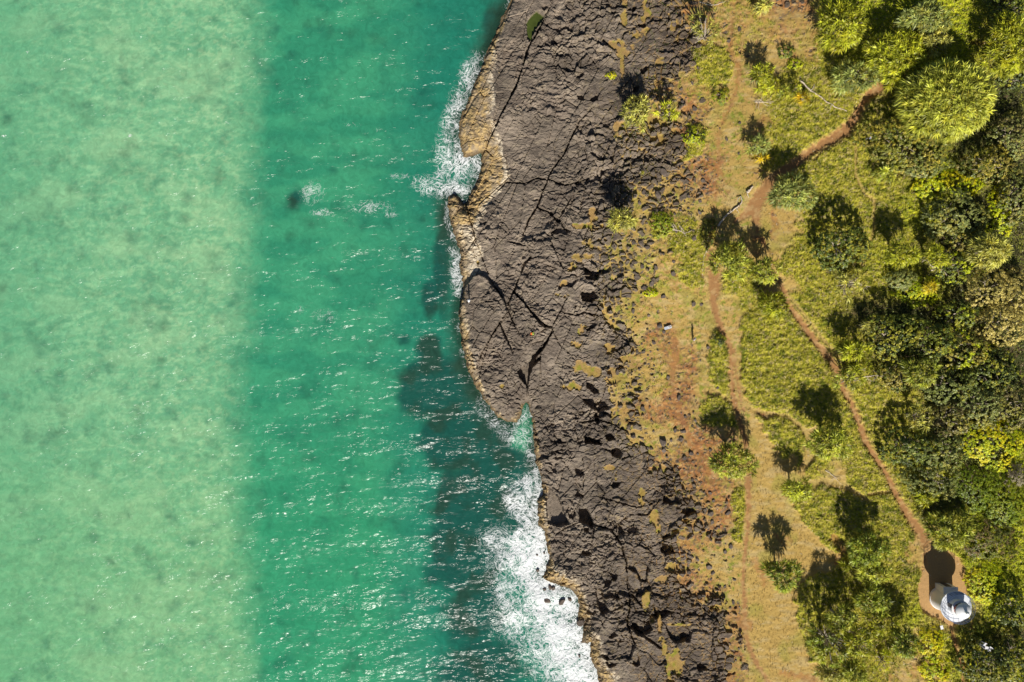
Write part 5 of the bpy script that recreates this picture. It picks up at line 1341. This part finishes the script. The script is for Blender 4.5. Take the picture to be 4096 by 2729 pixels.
# white cabinet bottom right
X_, Y_, z_ = spot(3948, 2590, 1.4)
cb = empty('equipment_cabinet', (X_, Y_, z_), R(-38)); tag(cb, 'white metal equipment cabinet with an orange end, in the shade near the bottom right corner', 'cabinet')
v, f = joinq([box(-.78, .55, -.34, .36, -.2, 1.5)]); mesh_np('body', v, f, None, False, [M_white], cb)
v = np.array([(-.82, -.38, 1.503), (.60, -.38, 1.503), (.60, .40, 1.503), (-.82, .40, 1.503), (-.82, -.38, 1.56), (.60, -.38, 1.56), (.60, .40, 1.74), (-.82, .40, 1.74)])
f = np.array([[0, 3, 2, 1], [4, 5, 6, 7], [0, 1, 5, 4], [2, 3, 7, 6], [0, 4, 7, 3], [1, 2, 6, 5]])
mesh_np('roof', v, [f], None, False, [simple_mat('pale_grey_roof', (.60, .60, .64), .4, .06, 5)], cb)
dr = mesh_np('door', *[x for x in joinq([box(-.5, .2, -.37, -.343, .1, 1.35)])], None, False, [M_white], cb)
v, f = joinq([box(.12, .16, -.40, -.373, .7, .85)]); mesh_np('handle', v, f, None, False, [M_door], dr)
v, f = joinq([box(.60, .86, -.26, .26, .7, 1.62)]); mesh_np('end_box', v, f, None, False, [simple_mat('orange_rust', (.50, .20, .04), .6, .25, 6)], cb)
v, f = joinq([box(-1.14, -.823, -.20, .22, .9, 1.5)]); mesh_np('side_box', v, f, None, False, [M_white], cb)
# cooler bag on the rocks
X_, Y_, z_ = spot(2129, 1335, .2)
z_ = max(z_, float(max(gz(np.array([X_ - .2, X_ + .2, X_, X_]), np.array([Y_, Y_, Y_ - .2, Y_ + .2]))))) 
bg_ = empty('carry_bag', (X_, Y_, z_ - .03), R(2)); tag(bg_, 'orange and lime green bag lying on the dark rock', 'bag')
def rbox(x0, x1, y0, y1, z0, z1, name, mat, parent):
    import bmesh
    me = bpy.data.meshes.new(name); bm = bmesh.new(); bmesh.ops.create_cube(bm, size=1)
    for v_ in bm.verts:
        v_.co = ((x0 + x1) / 2 + v_.co.x * (x1 - x0), (y0 + y1) / 2 + v_.co.y * (y1 - y0), (z0 + z1) / 2 + v_.co.z * (z1 - z0))
    bmesh.ops.bevel(bm, geom=bm.edges[:], offset=.03, segments=2, affect='EDGES'); bm.to_mesh(me); bm.free()
    me.materials.append(mat); o = bpy.data.objects.new(name, me); COL.objects.link(o); o.parent = parent; return o
M_or = simple_mat('orange_fabric', (.85, .20, .03), .7, .1, 10); M_lime = simple_mat('lime_fabric', (.55, .80, .08), .7, .1, 10)
rbox(-.26, -.003, -.17, .17, 0, .30, 'orange_half', M_or, bg_); rbox(.003, .26, -.17, .17, 0, .28, 'lime_half', M_lime, bg_)
v, f = tube_np([([(-.15, 0, .28), (-.1, 0, .40), (0, 0, .44), (.1, 0, .40), (.15, 0, .27)], [.015] * 5)], 5); mesh_np('handle', v, f, None, True, [M_door], bg_)
v, f = lathe([(.10, .276), (.09, .30), (.01, .305)], 14); mesh_np('lid', v + [.13, -.02, .0], [f], None, False, [M_door], bg_)
X2, Y2, z2 = spot(2123, 1327, .1)
v, f = lathe([(.001, 0), (.06, 0), (.07, .20), (.03, .24), (.03, .28), (.001, .29)], 14); bt = mesh_np('bottle', v, [f], None, True, [M_white]); bt.location = (X2, Y2, z2); tag(bt, 'small white bottle beside the orange and lime bag', 'bottle')

# ------------------------------------------------------------------ people
def person(px, py, rz, label, shirt, legs, hair, pose, hat=False):
    X_, Y_, z_ = spot(px, py)
    z_ = float(np.max(gz(np.array([X_ - .1, X_ + .1]), np.array([Y_, Y_])))) - .01
    root_z = z_
    sk = dict(pelvis=(0, 0, .93, .125), waist=(0, .0, 1.08, .12), chest=(0, .01, 1.28, .145), upper=(0, 0, 1.42, .12), neck=(0, .0, 1.50, .058), head0=(0, .02, 1.58, .085), head1=(0, .03, 1.67, .098), head2=(0, .01, 1.755, .06),
              nose=(0, .125, 1.655, .016), chin=(0, .085, 1.59, .035))
    ed = [('pelvis', 'waist'), ('waist', 'chest'), ('chest', 'upper'), ('upper', 'neck'), ('neck', 'head0'), ('head0', 'head1'), ('head1', 'head2'), ('head1', 'nose'), ('head0', 'chin')]
    for s, nm in ((-1, 'l'), (1, 'r')):
        e = pose.get('elbow', .04)
        pts = dict(sh=(.17 * s, 0, 1.41, .062), el=(.25 * s, -.02, 1.14, .044), wr=(.25 * s, .09 + e, .91, .030), pm=(.245 * s, .12 + e, .84, .034), hip=(.10 * s, 0, .86, .10), kn=(.105 * s, .02, .49, .062), an=(.11 * s, -.02, .10, .040), he=(.11 * s, -.04, .045, .040), to=(.125 * s, .15, .035, .032), ear=(.098 * s, .02, 1.655, .014))
        for k, v_ in pts.items(): sk[k + nm] = v_
        ed += [('upper', 'sh' + nm), ('sh' + nm, 'el' + nm), ('el' + nm, 'wr' + nm), ('wr' + nm, 'pm' + nm), ('pelvis', 'hip' + nm), ('hip' + nm, 'kn' + nm), ('kn' + nm, 'an' + nm), ('an' + nm, 'he' + nm), ('he' + nm, 'to' + nm), ('head1', 'ear' + nm)]
        bx_, by_, bz_, _ = pts['pm']
        for fi, (dx_, L_) in enumerate([(-.028, .060), (-.010, .070), (.010, .066), (.028, .052)]):
            a = 'f%d%s' % (fi, nm); sk[a + 'a'] = (bx_ + .2 * dx_, by_ + dx_ + .01, bz_ - .035, .0105); sk[a + 'b'] = (bx_ - .006 * s, by_ + dx_ * 1.15 + .02, bz_ - .035 - L_ * .55, .009); sk[a + 'c'] = (bx_ - .022 * s, by_ + dx_ * 1.1 + .022, bz_ - .035 - L_, .0075)
            ed += [('pm' + nm, a + 'a'), (a + 'a', a + 'b'), (a + 'b', a + 'c')]
        sk['ta' + nm] = (bx_ - .02 * s, by_ + .035, bz_ + .01, .012); sk['tb' + nm] = (bx_ - .035 * s, by_ + .062, bz_ - .02, .010)
        ed += [('wr' + nm, 'ta' + nm), ('ta' + nm, 'tb' + nm)]
    names = list(sk)
    def skin(name, keys, edges, mat, parent, grow=0.0, rootk=None, override=None):
        me = bpy.data.meshes.new(name); idx = {k: i for i, k in enumerate(keys)}
        src = dict(sk); src.update(override or {})
        me.from_pydata([src[k][:3] for k in keys], [(idx[a], idx[b_]) for a, b_ in edges if a in idx and b_ in idx], [])
        o = bpy.data.objects.new(name, me); COL.objects.link(o)
        m = o.modifiers.new('skin', 'SKIN')
        if not me.skin_vertices:
            o.data.skin_vertices  # layer comes with the modifier
        lay = me.skin_vertices[0].data if me.skin_vertices else None
        if lay is None:
            bpy.context.view_layer.objects.active = o; bpy.ops.mesh.customdata_skin_add(); lay = me.skin_vertices[0].data
        for k, i in idx.items():
            r_ = src[k][3] + grow; lay[i].radius = (r_, r_ * (.72 if k in ('pelvis', 'waist', 'chest', 'upper') else 1))
            lay[i].use_root = (k == (rootk or keys[0]))
        m2_ = o.modifiers.new('sub', 'SUBSURF'); m2_.levels = 1; m2_.render_levels = 1
        me.materials.append(mat)
        if parent: o.parent = parent
        return o
    skinm = simple_mat('skin', (.50, .30, .20), .6, .08, 20)
    body = skin('person', names, ed, skinm, None, 0, 'pelvis')
    body.location = (X_, Y_, root_z); body.rotation_euler = (0, 0, rz)
    tag(body, label, 'person')
    skin('shirt', ['waist', 'pelvis', 'chest', 'upper', 'shl', 'ell', 'shr', 'elr'], ed, shirt, body, .022, 'waist')
    skin('trousers', ['pelvis', 'waist', 'hipl', 'knl', 'anl', 'hipr', 'knr', 'anr'], ed, legs, body, .016, 'pelvis', {'waist': (0, 0, 1.0, .118)})
    hm_ = lathe([(.112, -.03), (.118, .02), (.105, .07), (.06, .11), (.001, .122)], 18)
    hv, hf = hm_
    if hat: hv, hf = lathe([(.20, -.02), (.125, .0), (.12, .07), (.09, .11), (.001, .12)], 18)
    mesh_np('cap' if hat else 'hair', hv + [0, .005, 1.69], [hf], None, True, [hair], body)
    for s, nm in ((-1, 'l'), (1, 'r')):
        skin('shoe', ['he' + nm, 'to' + nm], ed, M_door, body, .012)
    for s in (-1, 1):
        ev, ef = lathe([(.001, -.012), (.012, 0), (.001, .012)], 8); mesh_np('eye', ev + [.035 * s, .122, 1.672], [ef], None, True, [M_door], body)
    mv, mf = joinq([box(-.025, .025, .112, .120, 1.612, 1.620)]); mesh_np('mouth', mv, mf, None, False, [M_red], body)
    return body
person(2771, 1357, R(60), 'person in pale lilac-grey clothes standing on the tan lawn', simple_mat('lilac_shirt', (.62, .58, .68), .8, .08, 12), simple_mat('grey_trousers', (.40, .38, .45), .8, .08, 12), simple_mat('grey_hair', (.35, .32, .33), .8, .1, 20), dict(elbow=.02))
person(1878, 1205, R(80), 'person in a white shirt standing on the raised rock at the water\'s edge', simple_mat('white_shirt', (.84, .84, .86), .8, .05, 12), simple_mat('navy_trousers', (.05, .06, .12), .8, .08, 12), simple_mat('white_cap_cloth', (.84, .84, .84), .8, .05, 12), dict(elbow=.06), hat=True)
